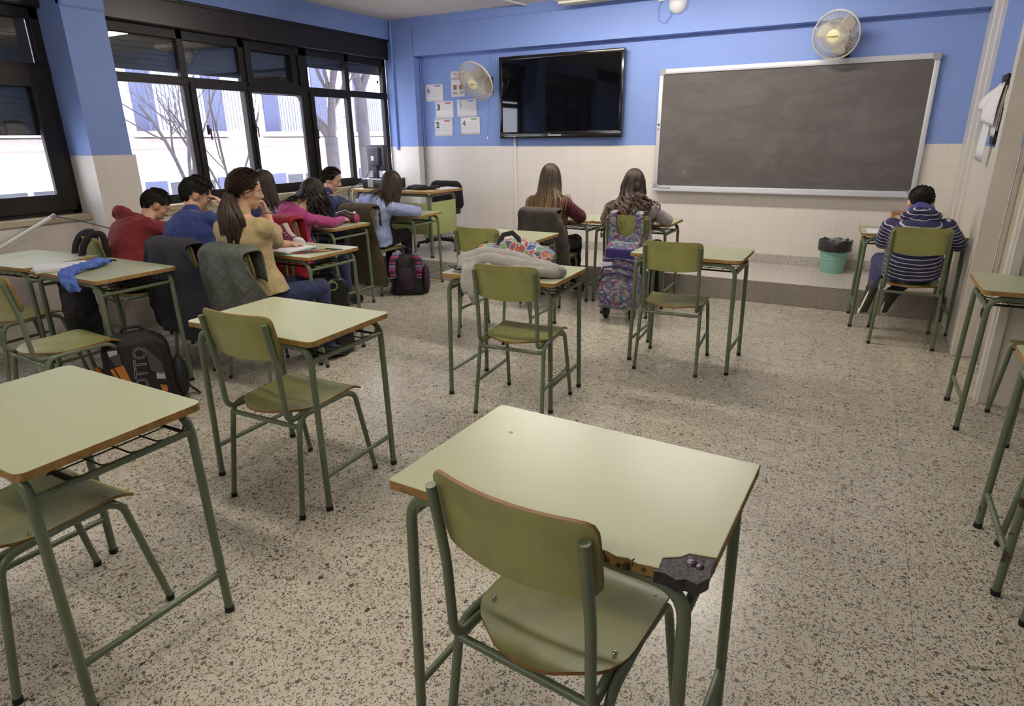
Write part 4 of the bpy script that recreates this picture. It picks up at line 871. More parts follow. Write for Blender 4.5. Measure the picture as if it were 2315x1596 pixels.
paper('wall_paper', 'white sheet with a pale blue 5 on the blue wall', -4.655, -4.367, 1.748, 1.957, '5', inkl, blub, 6, .10)
paper('wall_paper', 'white sheet with a bold dark 2 on the blue wall', -5.013, -4.733, 1.521, 1.732, '2', inkd, redb, 5, .10, .003)
paper('wall_paper', 'white sheet with a thin grey-green 4 on the blue wall', -4.612, -4.327, 1.535, 1.745, '4', inkg, grnb, 5, .10)
t = paper('poster', 'white upright poster with two brown squares half behind the wall fan', -4.735, -4.525, 1.987, 2.280, '', None, None, 0)
brn = mat('brown_print', (160, 116, 92), .8); text('lettering', 'TCAK\nKOMMU', .045, brn, t, (0, -.006, .085), (PI/2, 0, 0)); text('lettering', '2.V', .05, inkd, t, (.05, -.006, -.10), (PI/2, 0, 0)); text('lettering', 'CLIFE', .036, redb, t, (-.05, -.006, -.105), (PI/2, 0, 0))
for x in (-.045, .045): mk('printed_square', BX(x-.024, x+.024, -.0065, -.0055, -.065, -.012), brn, t, False)
mk('printed_corner', BX(.02, .08, -.0065, -.0055, .10, .115), mat('yellow_green_print', (170, 180, 70), .8), t, False)
# trunking, cords and small fittings
tag(mk('cable_trunking', BX(-3.843, -3.812, 7.062, 7.083, .30, 1.50, bev=.003), MCABLE), 'white vertical cable trunking below the television', 'trunking')
t = thing('pull_cord', 'thin pull cord with a white bob hanging beside the television', 'cord', (-4.15, 7.075, 2.47)); mk('cord', TB([(0, 0, 0), (-.02, -.004, -.3), (-.068, 0, -.96)], .0028, seg=6), MCORD, t)
b = bmesh.new(); ell(b, (-.068, 0, -.975), (.010, .010, .020)); mk('bob', b, MWT, t)
tag(mk('wall_pipe', TB([(-5.18, 7.065, .22), (-5.18, 7.065, 2.46)], .009), MCORD), 'thin painted pipe running down the front wall corner recess', 'pipe')
tag(mk('corner_pipe', TB([(-5.52, 6.935, 1.36), (-5.52, 6.935, 2.88)], .018), mat('blue_painted_pipe', (118, 148, 212), .5)), 'blue painted pipe in the corner beside the long window', 'pipe')
t = thing('dome_lamp', 'white dome fitting on the beam above the chalkboard', 'lamp', (-1.90, 6.945, 2.735)); b = bmesh.new(); ell(b, (0, -.01, 0), (.092, .075, .092), u=24, v=14); mk('dome', b, mat('white_opal_dome', (226, 224, 228), .35), t)
b = bmesh.new(); lathe(b, [(.0001, 0), (.07, 0), (.07, .02), (.0001, .02)], 24, M=Matrix.Rotation(PI/2, 4, 'X')); mk('base', b, MWT, t)
t = thing('junction_box', 'small white junction box with a looping cable left of the white dome', 'box', (-2.07, 6.945, 2.80)); mk('box', BX(-.03, .03, -.03, .005, -.03, .04, bev=.004), MCABLE, t)
mk('cable', TB([(0, -.01, -.03), (-.03, -.012, -.10), (-.02, -.012, -.20), (.05, -.012, -.23), (.10, -.012, -.17), (.11, -.012, -.09)], .0035, seg=6), MCORD, t)
tag(mk('ceiling_cable', TB([(-3.60, 6.93, 2.885), (-3.9, 5.3, 2.885)], .012, seg=8), MCEIL), 'thin cable trunking on the ceiling above the television', 'trunking')
t = thing('wall_switch', 'white light switch on the blue wall by the door frame', 'switch', (XR-.001, 5.335, 1.70)); mk('plate', BX(-.010, 0, -.03, .03, -.055, .055, bev=.003), MPAPER, t); mk('rocker', BX(-.014, -.008, -.014, .014, -.025, .025, bev=.002), MCABLE, t)
# clipboard with bent sheets on the right wall
t = thing('notice_holder', 'black notice holder with curling white papers on the right wall', 'notice holder', (XR, 5.50, 1.63))
mk('board', BX(-.014, -.001, -.13, .13, -.215, .215, bev=.003), MBLK, t)
b = BX(-.028, -.010, -.132, .06, .150, .222, bev=.004); mk('clip', b, MBLK, t); mk('clip', BX(-.026, -.010, -.132, .0, -.215, -.150, bev=.004), MBLK, t)
for k, (y0, y1, zb, outx, sk) in enumerate(((-.12, .10, -.17, -.035, 0), (-.10, .12, -.02, -.095, .05), (-.12, .06, -.10, -.075, -.02), (-.06, .08, -.34, -.045, .10))):
    b = bmesh.new(); rows = []
    for j in range(9):
        f = j/8; rows.append([V((-.016-.006*k+(outx*math.sin(f*PI*.62)*(.25+.75*i/5)), y0+(y1-y0)*(i/5)*(1-.3*f*(k > 2))+sk*f, .17+(zb-.17)*f+.03*(i/5)*f)) for i in range(6)])
    loft(b, rows, closed=False); s = mk('sheet', b, MPAPER, t); md = s.modifiers.new('thick', 'SOLIDIFY'); md.thickness = .0008
mk('card_backing', BX(-.020, -.014, -.13, -.02, -.13, .16, bev=.001), mat('tan_card', (186, 168, 128), .8), t)
# board leaning on the front wall and the bin, both on the platform
t = thing('framed_board', 'small wood-framed board leaning on the front wall behind the striped hoodie', 'board', (.45, 7.03, .211), rot=(R_(-4), 0, 0))
b = bmesh.new()
for a in ((-.20, .20, .555, .585), (-.20, .20, 0, .03), (-.20, -.172, .02, .57), (.172, .20, .02, .57)): box(b, a[0], a[1], -.014, .004, a[2], a[3], bev=.003)
mk('frame', b, mat('orange_brown_wood', (164, 116, 66), .55, var=.15, vs=30), t); mk('panel', BX(-.18, .18, -.004, .002, .02, .57), mat('beige_panel', (204, 184, 150), .8), t)
t = thing('waste_bin', 'turquoise waste bin with a black bag on the platform below the chalkboard', 'bin', (-.178, 6.86, ZD+.001)); b = bmesh.new()
MBIN = mat('turquoise_plastic', (132, 180, 164), .45); lathe(b, [(.0001, .002), (.100, 0), (.104, .03), (.116, .13), (.128, .25), (.136, .30), (.130, .30), (.112, .13), (.098, .012), (.0001, .012)], 32); mk('bin_body', b, MBIN, t)
b = bmesh.new()
for z in (.128, .165, .205, .245, .285): tube(b, [((.1165+(z-.13)*.112)*math.cos(a), (.1165+(z-.13)*.112)*math.sin(a), z) for a in [2*PI*k/32 for k in range(33)]], .0035, seg=6, cap=False)
mk('rib', b, MBIN, t)
b = bmesh.new(); rnd = random.Random(3); rows = []
for j, (r, z) in enumerate(((.104, .20), (.120, .285), (.142, .315), (.150, .300), (.147, .26), (.150, .215))):
    rows.append([V(((r+.010*nz(V((k*.7, j*.8, 0)), 1, 2))*math.cos(2*PI*k/40), (r+.010*nz(V((k*.7, j*.8, 0)), 1, 2))*math.sin(2*PI*k/40), z+.022*nz(V((k*.55, j*.5, 3)), 1, 5))) for k in range(40)])
loft(b, rows, cap=False); bg_ = mk('bin_bag', b, mat('black_bin_bag', (40, 37, 37), .3, bump=.6, bs=40), t); md = bg_.modifiers.new('thick', 'SOLIDIFY'); md.thickness = .0015
# ================= teacher's desk on the platform, with its computer
st('trim_7', BX(-5.6, -3.80, 5.665, YD+.01, .001, ZD, bev=.006), MD)
TX, TY, TZ = -4.735, 6.03, ZD
MWOODT = mat('worn_beige_desktop', (190, 160, 104), .45, var=.10, vs=12); MPAN = mat('pale_green_panel', (160, 168, 106), .5, var=.04)
t = thing('teacher_desk', 'teacher desk with green side panels on the platform below the window', 'desk', (TX, TY, TZ)); b = bmesh.new(); slab(b, rrect(1.18, .64, .02), .712, .737); mk('tabletop', b, [MWOODT, MEDGE], t, False)
for sx in (-1, 1):
    for sy in (-1, 1): 
        lg = mk('leg', TB(fillet([(sx*.52, sy*.24, .012), (sx*.52, sy*.24, .695), (sx*.52, 0, .695)], .09, 8), .02, seg=12), MFR, t); mk('foot_cap', TB([(sx*.52, sy*.24, 0), (sx*.52, sy*.24, .02)], .022), MCAP, lg)
for sy in (-1, 1): mk('rail', TB(fillet([(-.52, sy*.24, .55), (-.52, sy*.24, .69), (.52, sy*.24, .69), (.52, sy*.24, .55)], .1, 8), .016), MFR, t)
mk('front_panel', BX(-.50, .50, -.262, -.244, .26, .60, bev=.003), MPAN, t); mk('side_panel', BX(.522, .540, -.24, .24, .25, .615, bev=.003), MPAN, t)
t = thing('office_chair', 'black office chair behind the teacher desk', 'chair', (-4.62, 6.66, TZ)); b = bmesh.new()
slab(b, rrect(.46, .36, .09, 8), -.03, .03, 0, 0); bmesh.ops.transform(b, matrix=Matrix.Translation((0, .06, .61)) @ Matrix.Rotation(PI/2+.12, 4, 'X'), verts=b.verts[:]); bk = mk('backrest', b, mat('black_office_fabric', (26, 24, 26), .9), t); md = bk.modifiers.new('soft', 'BEVEL'); md.width = .02; md.segments = 3
b = bmesh.new(); slab(b, rrect(.46, .44, .1, 8), .40, .46, 0, 0); sk_ = mk('seat', b, bk.data.materials[0], t, loc=(0, -.14, 0)); mk('post', TB([(0, -.14, .07), (0, -.14, .42)], .025), MBLK, t); mk('back_arm', TB(fillet([(0, -.1, .40), (0, .09, .42), (0, .08, .62)], .06), .018), MBLK, t)
for k in range(5):
    a = 2*PI*k/5+.3; e = V((.29*math.cos(a), -.14+.29*math.sin(a), .06)); lg = mk('base_arm', TB([(0, -.14, .09), e], [.022, .016]), MBLK, t); b = bmesh.new(); lathe(b, [(.0001, -.012), (.026, -.012), (.026, .012), (.0001, .012)], 16, M=Matrix.Translation((e.x, e.y, .027)) @ Matrix.Rotation(PI/2, 4, 'Y')); mk('caster', b, MBLK, lg)
DZ = TZ+.738
t = thing('desktop_computer', 'flat black and silver desktop computer lying on the teacher desk under the monitor', 'computer', (-5.06, 6.05, DZ)); mk('case', BX(-.19, .19, -.17, .17, 0, .105, bev=.006), MBLK, t); mk('front_strip', BX(-.10, -.02, -.178, -.165, .012, .095, bev=.003), MGREYP, t); mk('top_plate', BX(-.192, .192, -.174, .172, .100, .112, bev=.003), mat('silver_plate', (188, 188, 196), .35, .6), t)
t = thing('monitor', 'black monitor seen from behind on the computer below the window', 'monitor', (-5.11, 6.02, DZ+.112)); t.rotation_euler.z = R_(-14)
MMON = mat('charcoal_monitor_plastic', (52, 54, 66), .4); mk('shell', BX(-.165, .165, -.03, .03, .085, .375, bev=.01), MMON, t); mk('rear_housing', BX(-.10, .11, -.075, -.025, .14, .345, bev=.012), MMON, t); mk('rear_label', BX(-.02, .035, -.0765, -.074, .20, .25), MWT, t, False); mk('screen', BX(-.15, .15, .029, .032, .10, .36), MSCR, t)
mk('neck', BX(-.035, .05, -.06, -.02, .01, .20, bev=.006), MMON, t); b = bmesh.new(); slab(b, rrect(.22, .17, .05), 0, .014, 0, 0); mk('foot', b, MBLK, t)
mk('cable', TB([(.02, -.07, .15), (-.06, -.10, .06), (-.13, -.09, .005), (-.2, -.12, -.04)], .004, seg=6), MBLK, t)
rnd = random.Random(6)
for k, cm in enumerate((MBLK, MGREYP, MWT)):
    b = TB(fillet([(-5.24, 6.0-.02*k, DZ+.05), (-5.31+.02*k, 5.84, DZ+.07-.02*k), (-5.30+.03*k, 5.68, DZ-.02), (-5.27+.02*k, 5.665, DZ-.20), (-5.22+.02*k, 5.67, DZ-.32+.04*k)], .05, 5), .0045, seg=6); tag(mk('computer_cable', b, cm), ('black', 'grey', 'white')[k]+' cable trailing over the left edge of the teacher desk', 'cable')
b = bmesh.new(); rnd = random.Random(2)
for k in range(9): ell(b, (rnd.uniform(-.13, .13), rnd.uniform(-.09, .09), rnd.uniform(.018, .035)), (.07, .06, .026))
o = organic('laptop_bag', b, .008, 3, mat('black_bag_nylon', (24, 22, 22), .75), None, .006, 20); o.location = (-4.46, 5.98, DZ-.006); tag(o, 'crumpled black bag lying on the teacher desk', 'bag')
o = tag(mk('document', BX(-.10, .10, -.13, .13, 0, .012, bev=.001), MPAPER, loc=(-4.27, 6.16, DZ+.001), rot=(0, 0, -.3)), 'white papers on the right corner of the teacher desk', 'papers')
o = tag(mk('tablet_case', BX(-.08, .08, -.11, .11, 0, .012, bev=.004), MBLK, loc=(-4.70, 5.92, DZ+.001), rot=(0, 0, .2)), 'thin black case on the teacher desk beside the crumpled bag', 'case')
# ================= jackets on chairs
def jacket(label, key, m, name='jacket', wt=.20, wb=.30, zb=.30, bulge=.06, folds=.016, nf=5, seed=1, sleeves=((-1, .42), (1, .42)), slope=.35, thick=.012, dz=0, sl_r=.040, asym=(0, 0)):
    ch = CH[key]; t = thing(name, label, 'jacket', ch.location, ch.rotation_euler.z, group=None); rnd = random.Random(seed)
    nu, nv, ni = 34, 30, 7; rows = []; ph = [rnd.uniform(0, 6) for _ in range(4)]
    for j in range(-ni, nv+1):
        v = j/nv; row = []
        for i in range(nu+1):
            u = i/nu*2-1; w_ = wt+(wb-wt)*min(1, max(0, v)**.7); x = u*w_+(asym[0] if u < 0 else asym[1])*max(0, v)*abs(u)
            ztop = .893+dz-slope*max(0, abs(x)-.165)*1.2
            if j <= 0:
                f = -v*nv/ni; a = f*PI; 
                if f < .45: y = -.055+.100*f/.45; z = ztop+.006*math.sin(f/.45*PI)
                else: y = .045+.02*(f-.45); z = ztop-.20*(f-.45)/.55
                y += .03*u*u*(f > .2)
            else:
                z = ztop*(1-v)+zb*v-.03*math.cos(u*2.2+ph[0])*v; env = min(1, v*2.2)
                y = -.055-bulge*math.sin(min(1, v*1.15)*PI*.75)+.10*u*u*env-.02*(1-env)
                y -= folds*env*(math.sin(nf*u*PI*.5+ph[1]+v*.8)+.6*math.sin(nf*1.7*u+ph[2]-v*2))+.012*nz(V((u*2, v*3, seed)), 1)
                x += .012*env*math.sin(3*v*PI+ph[3]+u*2)
            row.append(V((x, y, z)))
        rows.append(row)
    b = bmesh.new(); loft(b, rows, closed=False); o = mk('body', b, m, t, sharp=180); md = o.modifiers.new('thick', 'SOLIDIFY'); md.thickness = thick; md.offset = 1; md = o.modifiers.new('sub', 'SUBSURF'); md.levels = 1; md.render_levels = 1
    for s, ln in sleeves:
        b = bmesh.new(); pts = [V((s*(wt-.005), -.035, .82+dz)), V((s*(wt+.035), -.03, .74)), V((s*(wb+.02), -.01, .76-ln*.5)), V((s*(wb+.01), .02, .78-ln))]; pts = fillet(pts, .1, 5)
        for p, q in zip(pts, pts[1:]): capsule(b, p, q, sl_r, sl_r*.95, 12)
        organic('sleeve', b, .010, 3, m, t, .010, 12, seed+s)
    return t
MQ = quilt_mat('grey_green_quilted_nylon', (80, 83, 75), .078, .7, .0045)
jacket('grey-green quilted jacket hung over the chair behind the tan blouse', 'tan', MQ, 'quilted_jacket', .205, .30, .30, .05, .026, 5, 3, (), .55, .012, asym=(0, .07))
jacket('dark blue-black jacket hung over the chair behind the boy in blue', 'blue', mat('blackish_wool', (44, 42, 50), .85, var=.2, vs=6, bump=.2, bs=120), 'jacket', .21, .30, .24, .05, .034, 4, 5, ((-1, .50),), .5, .012, dz=-.005)
jacket('red jacket hung over the chair of the girl in pink', 'pink', cloth('bright_red_jacket_cloth', (146, 26, 38)), 'jacket', .20, .26, .36, .04, .022, 5, 7, (), .5)
jacket('brown fur-lined coat hung over the chair of the girl in denim', 'denim', mat('brown_coat_fleece', (74, 64, 44), .95, var=.18, vs=14, bump=.6, bs=90), 'coat', .20, .25, .10, .035, .020, 4, 9, (), .45, .012, asym=(0, .03))
jacket('dark grey-brown jacket hung over the chair of the girl in burgundy', 'burg', cloth('grey_brown_jacket_cloth', (70, 64, 58)), 'jacket', .185, .25, .30, .025, .020, 5, 11, ((1, .48),), .8, .007, asym=(0, .10))
# ================= bags
def pack(name, label, loc, rz, w, d, h, m, parts=(), cat='backpack', seed=1, lean=0, taper=.82):
    t = thing(name, label, cat, loc, rot=(lean, 0, rz)); b = bmesh.new(); rows = []
    for j in range(13):
        f = j/12; k = (1-(1-taper)*f)*(1 if f < .8 else math.sqrt(max(.05, 1-((f-.8)/.22)**2))); kd = (1-.25*f)*(1 if f < .8 else math.sqrt(max(.08, 1-((f-.8)/.21)**2)))
        if f < .06: k *= .94; kd *= .92
        rows.append([V((p[0], p[1], f*h)) for p in rrect(w*k, d*kd, min(w*k, d*kd)*.38, 5)])
    loft(b, rows); o = organic('bag_body', b, .012, 3, m, t, .010, 9, seed); return t
MB1 = mat('black_bag_cloth', (20, 18, 20), .7, bump=.2, bs=300, bd=.001)
# -- black bag with printed panels and outlined letters
t = pack('backpack', 'black backpack with orange and grey print and outlined letters standing beside the desk leg', (-3.61, 1.98, 0), R_(58), .40, .20, .46, MB1, seed=2)
ORG, GRY, LGR = mat('orange_print', (170, 108, 44), .8, var=.2, vs=40), mat('dark_grey_print', (62, 62, 68), .8), mat('light_grey_print', (168, 166, 160), .8)
def patch(par, name, poly, m, y=-.112, dy=.0): 
    b = bmesh.new(); vs = [b.verts.new((x, y+dy+.08*(z/.46)**3*0, z)) for x, z in poly]; f = b.faces.new(vs); r = bmesh.ops.extrude_face_region(b, geom=[f]); bmesh.ops.translate(b, verts=[v for v in r['geom'] if isinstance(v, bmesh.types.BMVert)], vec=(0, .035, 0)); return mk(name, b, m, par, False)
# pocket panel in front carries the print
b = bmesh.new(); rows = []
for j in range(9):
    f = j/8; rows.append([V((p[0], p[1]-.095+.012*f, .04+f*.36)) for p in rrect(.30*(1-.12*f)*(1 if .05 < f < .95 else .9), .05, .02, 4)])
loft(b, rows); pk = mk('front_pocket', b, MB1, t)
for nm, poly, mm in (('print', [(-.125, .36), (-.075, .37), (-.075, .30), (-.11, .30)], GRY), ('print', [(-.115, .29), (-.07, .30), (-.035, .14), (-.06, .12)], ORG), ('print', [(-.135, .28), (-.12, .285), (-.075, .13), (-.09, .13)], ORG), ('print', [(-.13, .385), (-.085, .39), (-.085, .365), (-.125, .355)], LGR),
                     ('print', [(.05, .39), (.125, .28), (.12, .21), (.06, .24)], GRY), ('print', [(.085, .235), (.125, .22), (.125, .18), (.08, .19)], LGR), ('print', [(.09, .15), (.125, .14), (.125, .10), (.10, .10)], ORG), ('print', [(.06, .09), (.12, .075), (.115, .045), (.07, .05)], GRY), ('print', [(.065, .085), (.085, .082), (.085, .06), (.07, .06)], LGR)):
    patch(pk, nm, poly, mm, -.1215)
def outline_text(s, size, par, loc, rot, m):
    return text('outlined_letters', s, size, m, par, loc, rot, outline=.0011)
outline_text('TOTTO', .092, pk, (.012, -.1235, .235), (PI/2, -PI/2+.10, 0), LGR)
mk('top_handle', TB(fillet([(-.06, .02, .43), (-.05, .0, .485), (.05, .0, .485), (.06, .02, .43)], .03), .008), MB1, t)
for s in (-1, 1): 
    b = bmesh.new(); ell(b, (s*.205, -.01, .15), (.045, .075, .13)); mk('side_pocket', b, ORG if s < 0 else MB1, t)
mk('strap', TB([(.20, .06, .10), (.27, .03, .03), (.29, .0, .012)], .008, flat=(.5, 1.6)), MB1, t)
# -- backpack with zigzag straps
m = NT('zigzag_print'); P = m.obj(); sp = m.n('SeparateXYZ', {0: P}).outputs
zz = m.math('ADD', sp[2], m.math('MULTIPLY', m.math('ABSOLUTE', m.math('SUBTRACT', m.math('FRACT', m.math('MULTIPLY', m.math('ADD', sp[0], 5), 38)), .5)), .03))
m.set(m.b.inputs['Base Color'], m.ramp(m.math('FRACT', m.math('MULTIPLY', zz, 8.5)), [(0, lin((40, 26, 58))), (.2, lin((92, 40, 92))), (.38, lin((186, 56, 84))), (.5, lin((44, 72, 110))), (.62, lin((150, 150, 158))), (.72, lin((40, 34, 60))), (.88, lin((170, 50, 96)))], 'CONSTANT')); m.b.inputs['Roughness'].default_value = .8; MZZ = m.m
MB2 = mat('dark_purple_bag_cloth', (32, 20, 38), .8, col2=(52, 24, 52), vs=9)
t = pack('backpack', 'black and purple backpack with zigzag patterned straps by the denim girl', (-3.94, 4.97, 0), R_(30), .35, .20, .41, MB1, seed=4)
for s in (-1, 1):
    mk('shoulder_strap', TB([(s*.085, -.07, .43), (s*.125, -.118, .36), (s*.135, -.130, .25), (s*.12, -.124, .19)], .034, seg=10, flat=(.28, 1), up=(0, 1, 0)), MZZ, t); mk('strap_webbing', TB([(s*.12, -.122, .20), (s*.14, -.125, .10), (s*.17, -.10, .03)], .012, flat=(.3, 1), up=(0, 1, 0)), MB1, t)
b = bmesh.new(); ell(b, (0, -.09, .16), (.10, .035, .13)); mk('back_padding', b, MB2, t); b = bmesh.new(); ell(b, (.185, 0, .15), (.04, .09, .15)); mk('side_pocket', b, MB2, t); mk('top_handle', TB(fillet([(-.05, 0, .42), (-.04, -.01, .465), (.04, -.01, .465), (.05, 0, .42)], .03), .008), MB2, t)
mk('strap', TB([(-.17, -.08, .05), (-.24, -.10, .03), (-.25, -.14, .008)], .006, flat=(.5, 1.6)), MB1, t)
# -- black bags under the left desks
t = pack('backpack', 'glossy black backpack under the right end of the desk with the sketch pad', (-3.30, 3.20, 0), R_(62), .36, .20, .60, mat('glossy_black_nylon', (18, 17, 20), .3, bump=.5, bs=25, bd=.006), seed=6, taper=.9)
mk('key_ring', TB([(.03+.035*math.cos(a), -.105, .52+.03*math.sin(a)) for a in [k*2*PI/14 for k in range(15)]], .005, seg=6), mat('yellow_green_cord', (130, 150, 70), .6), t); mk('top_handle', TB(fillet([(-.05, 0, .57), (-.04, 0, .63), (.04, 0, .63), (.05, 0, .57)], .03), .008), MB1, t)
c0 = CH['red']; t = pack('backpack', 'black backpack hanging by its straps from the chair of the boy in red', (c0.location.x-.01, c0.location.y-.17, .20), c0.rotation_euler.z, .40, .18, .47, MB1, seed=8)
for s in (-1, 1): mk('shoulder_strap', TB(fillet([(s*.07, .03, .42), (s*.085, .082, .62), (s*.09, .130, .69), (s*.095, .212, .705), (s*.10, .218, .52)], .04), .022, flat=(.3, 1), up=(1, 0, 0)), MB1, t)
# -- floral trolley bag hung on the back of the pale knit girl's chair
m = NT('tropical_floral_print'); P = m.obj(); wv = m.n('TexNoise', {'Vector': P, 'Scale': 9, 'Detail': 2}).outputs['Color']; Pw = m.n('VectorMath', {0: P, 1: m.n('VectorMath', {0: wv, 3: .12}, operation='SCALE').outputs[0]}, operation='ADD').outputs[0]
vo = m.n('TexVoronoi', {'Vector': m.n('VectorMath', {0: Pw, 1: (1, 1, 1.8)}, operation='MULTIPLY').outputs[0], 'Scale': 38})
c = m.ramp(m.n('SeparateColor', {0: vo.outputs['Color']}).outputs[0], [(0, lin((96, 94, 150))), (.16, lin((176, 168, 168))), (.30, lin((84, 112, 132))), (.44, lin((160, 150, 132))), (.56, lin((70, 60, 120))), (.68, lin((186, 178, 180))), (.80, lin((104, 130, 116))), (.90, lin((168, 62, 96)))], 'CONSTANT')
m.set(m.b.inputs['Base Color'], m.mix(.30, m.mix(m.math('MULTIPLY', m.math('LESS_THAN', vo.outputs['Distance'], .22), .5), c, lin((78, 84, 110))), lin((84, 88, 108)))); m.b.inputs['Roughness'].default_value = .75; MFLO = m.m
MPUR = mat('deep_purple_bag_cloth', (52, 42, 104), .8)
c0 = CH['white']; t = thing('trolley_bag', 'floral and purple trolley bag hung on the chair of the curly-haired girl', 'bag', (c0.location.x, c0.location.y, 0), c0.rotation_euler.z)
b = bmesh.new(); n = 16; o_, i_ = [], []
for k in range(n+1): a = PI+PI*k/n; o_.append((.155*math.cos(a), .715+.115*max(-1, math.sin(a)*1.1))); i_.append((.088*math.cos(a), .800+.105*math.sin(a)))
sh_o = [(-.142, .885)]+[(-.150, .80), (-.148, .72), (-.135, .655)]+[(.135, .655), (.148, .72), (.150, .80), (.142, .885)]
sh_i = [(.082, .885), (.084, .81), (.070, .745), (.04, .712), (0, .702), (-.04, .712), (-.070, .745), (-.084, .81), (-.082, .885)]
vs = [b.verts.new((x, -.050-(.030 if z < .7 else 0), z)) for x, z in sh_o+sh_i]; f = b.faces.new(vs); r = bmesh.ops.extrude_face_region(b, geom=[f]); bmesh.ops.translate(b, verts=[v for v in r['geom'] if isinstance(v, bmesh.types.BMVert)], vec=(0, .012, 0)); bmesh.ops.triangulate(b, faces=b.faces[:]); mk('strap_yoke', b, MFLO, t, False)
for s in (-1, 1): mk('strap_loop', TB(fillet([(s*.112, -.044, .87), (s*.112, -.03, .900), (s*.112, .05, .90), (s*.112, .06, .76)], .02), .032, flat=(.2, 1), up=(0, 0, 1)), MFLO, t)
def slabbox(name, x0, x1, y0, y1, z0, z1, m, bev): return mk(name, BX(x0, x1, y0, y1, z0, z1, bev=bev, seg=4), m, t)
b = bmesh.new(); rows = []
for f, w_, y in ((0, .33, -.20), (.2, .34, -.20), (.5, .33, -.19), (.75, .31, -.17), (.92, .27, -.14), (1, .24, -.11)): rows.append([V((p[0], p[1]+(y-.055)/2, .11+f*.55)) for p in rrect(w_, abs(y)-.055+.02, .03, 4)])
loft(b, rows); organic('bag_body', b, .010, 2, MFLO, t, .005, 10, 3)
b = bmesh.new()
for z, w_, y in ((.46, .155, -.213), (.52, .15, -.20), (.40, .16, -.222)): tube(b, [(-w_, y+.03, z-.07), (-w_*.8, y, z), (0, y-.006, z+.025), (w_*.8, y, z), (w_, y+.03, z-.07)], .007)
mk('purple_piping', b, MPUR, t); slabbox('purple_panel', -.125, .125, -.178, -.13, .535, .615, MPUR, .012)
b = BX(-.145, -.05, -.205, -.19, .44, .505, bev=.002); 
mk('clear_pocket', b, MPAPER, t); b = bmesh.new(); ell(b, (.0, -.215, .24), (.145, .035, .13), u=24, v=14); mk('front_pocket', b, MFLO, t)
for s in (-1, 1):
    b = bmesh.new(); lathe(b, [(.0001, -.018), (.048, -.018), (.055, -.008), (.055, .008), (.048, .018), (.0001, .018)], 24, M=Matrix.Translation((s*.115, -.12, .0555)) @ Matrix.Rotation(PI/2, 4, 'Y')); mk('wheel', b, MBLK, t)
# -- cartoon-print bag and sweater on the middle desk
m = NT('sticker_bomb_print'); P = m.obj(); wv = m.n('TexNoise', {'Vector': P, 'Scale': 12, 'Detail': 1}).outputs['Color']; Pw = m.n('VectorMath', {0: P, 1: m.n('VectorMath', {0: wv, 3: .06}, operation='SCALE').outputs[0]}, operation='ADD').outputs[0]
vo = m.n('TexVoronoi', {'Vector': Pw, 'Scale': 25}); ed = m.n('TexVoronoi', {'Vector': Pw, 'Scale': 25}, feature='DISTANCE_TO_EDGE').outputs[0]; sc = m.n('SeparateColor', {0: vo.outputs['Color']}).outputs
c = m.ramp(sc[0], [(0, lin((60, 92, 170))), (.16, lin((190, 84, 52))), (.28, lin((120, 176, 142))), (.40, lin((200, 186, 84))), (.50, lin((64, 60, 72))), (.62, lin((112, 146, 190))), (.74, lin((150, 44, 62))), (.84, lin((138, 170, 94))), (.92, lin((206, 132, 60)))], 'CONSTANT')
ring = m.math('LESS_THAN', m.math('ABSOLUTE', m.math('SUBTRACT', vo.outputs['Distance'], .30)), .035)
c = m.mix(ring, c, lin((34, 34, 44))); c = m.mix(m.math('LESS_THAN', vo.outputs['Distance'], m.math('MULTIPLY', sc[1], .16)), c, lin((230, 228, 224)))
c = m.mix(m.math('LESS_THAN', ed, .04), c, lin((222, 222, 226))); m.set(m.b.inputs['Base Color'], m.mix(.35, c, lin((96, 92, 100)))); m.b.inputs['Roughness'].default_value = .7; MSTK = m.m
t = thing('backpack', 'multicoloured sticker-print backpack lying on the desk behind the grey sweater', 'backpack', (-1.80, 3.30, DH+.001), R_(4)); b = bmesh.new()
for x, y, z, rx, ry, rz in ((-.13, .0, .065, .14, .10, .065), (.02, .02, .085, .16, .11, .085), (.15, .0, .065, .12, .10, .065), (.20, -.05, .05, .07, .06, .05)): ell(b, (x, y, z), (rx, ry, rz))
organic('bag_body', b, .009, 4, MSTK, t, .010, 10, 5); mk('top_handle', TB([(-.09, -.03, .12), (-.06, -.02, .185), (0, -.02, .20), (.045, -.03, .17), (.06, -.05, .11)], .016, flat=(.35, 1), up=(0, 1, 0)), MB1, t); mk('side_strap', TB([(-.24, -.03, .03), (-.25, .0, .09), (-.19, .03, .125)], .014, flat=(.35, 1), up=(0, 1, 0)), MB1, t)
m = NT('grey_ribbed_knit'); P = m.obj(); sp = m.n('SeparateXYZ', {0: P}).outputs; rb = m.math('SINE', m.math('MULTIPLY', m.math('ADD', m.math('ADD', sp[0], m.math('MULTIPLY', sp[1], .7)), m.math('MULTIPLY', m.noise(P, 4, 2), .12)), 820))
m.set(m.b.inputs['Base Color'], m.mix(m.noise(P, 8, 3), lin((150, 145, 140)), lin((168, 163, 157)))); m.b.inputs['Roughness'].default_value = .95; m.bump(m.math('ADD', m.math('MULTIPLY', rb, .4), m.noise(P, 200, 2)), .5, .002); MKN = m.m
b = bmesh.new(); Z0 = DH+.002
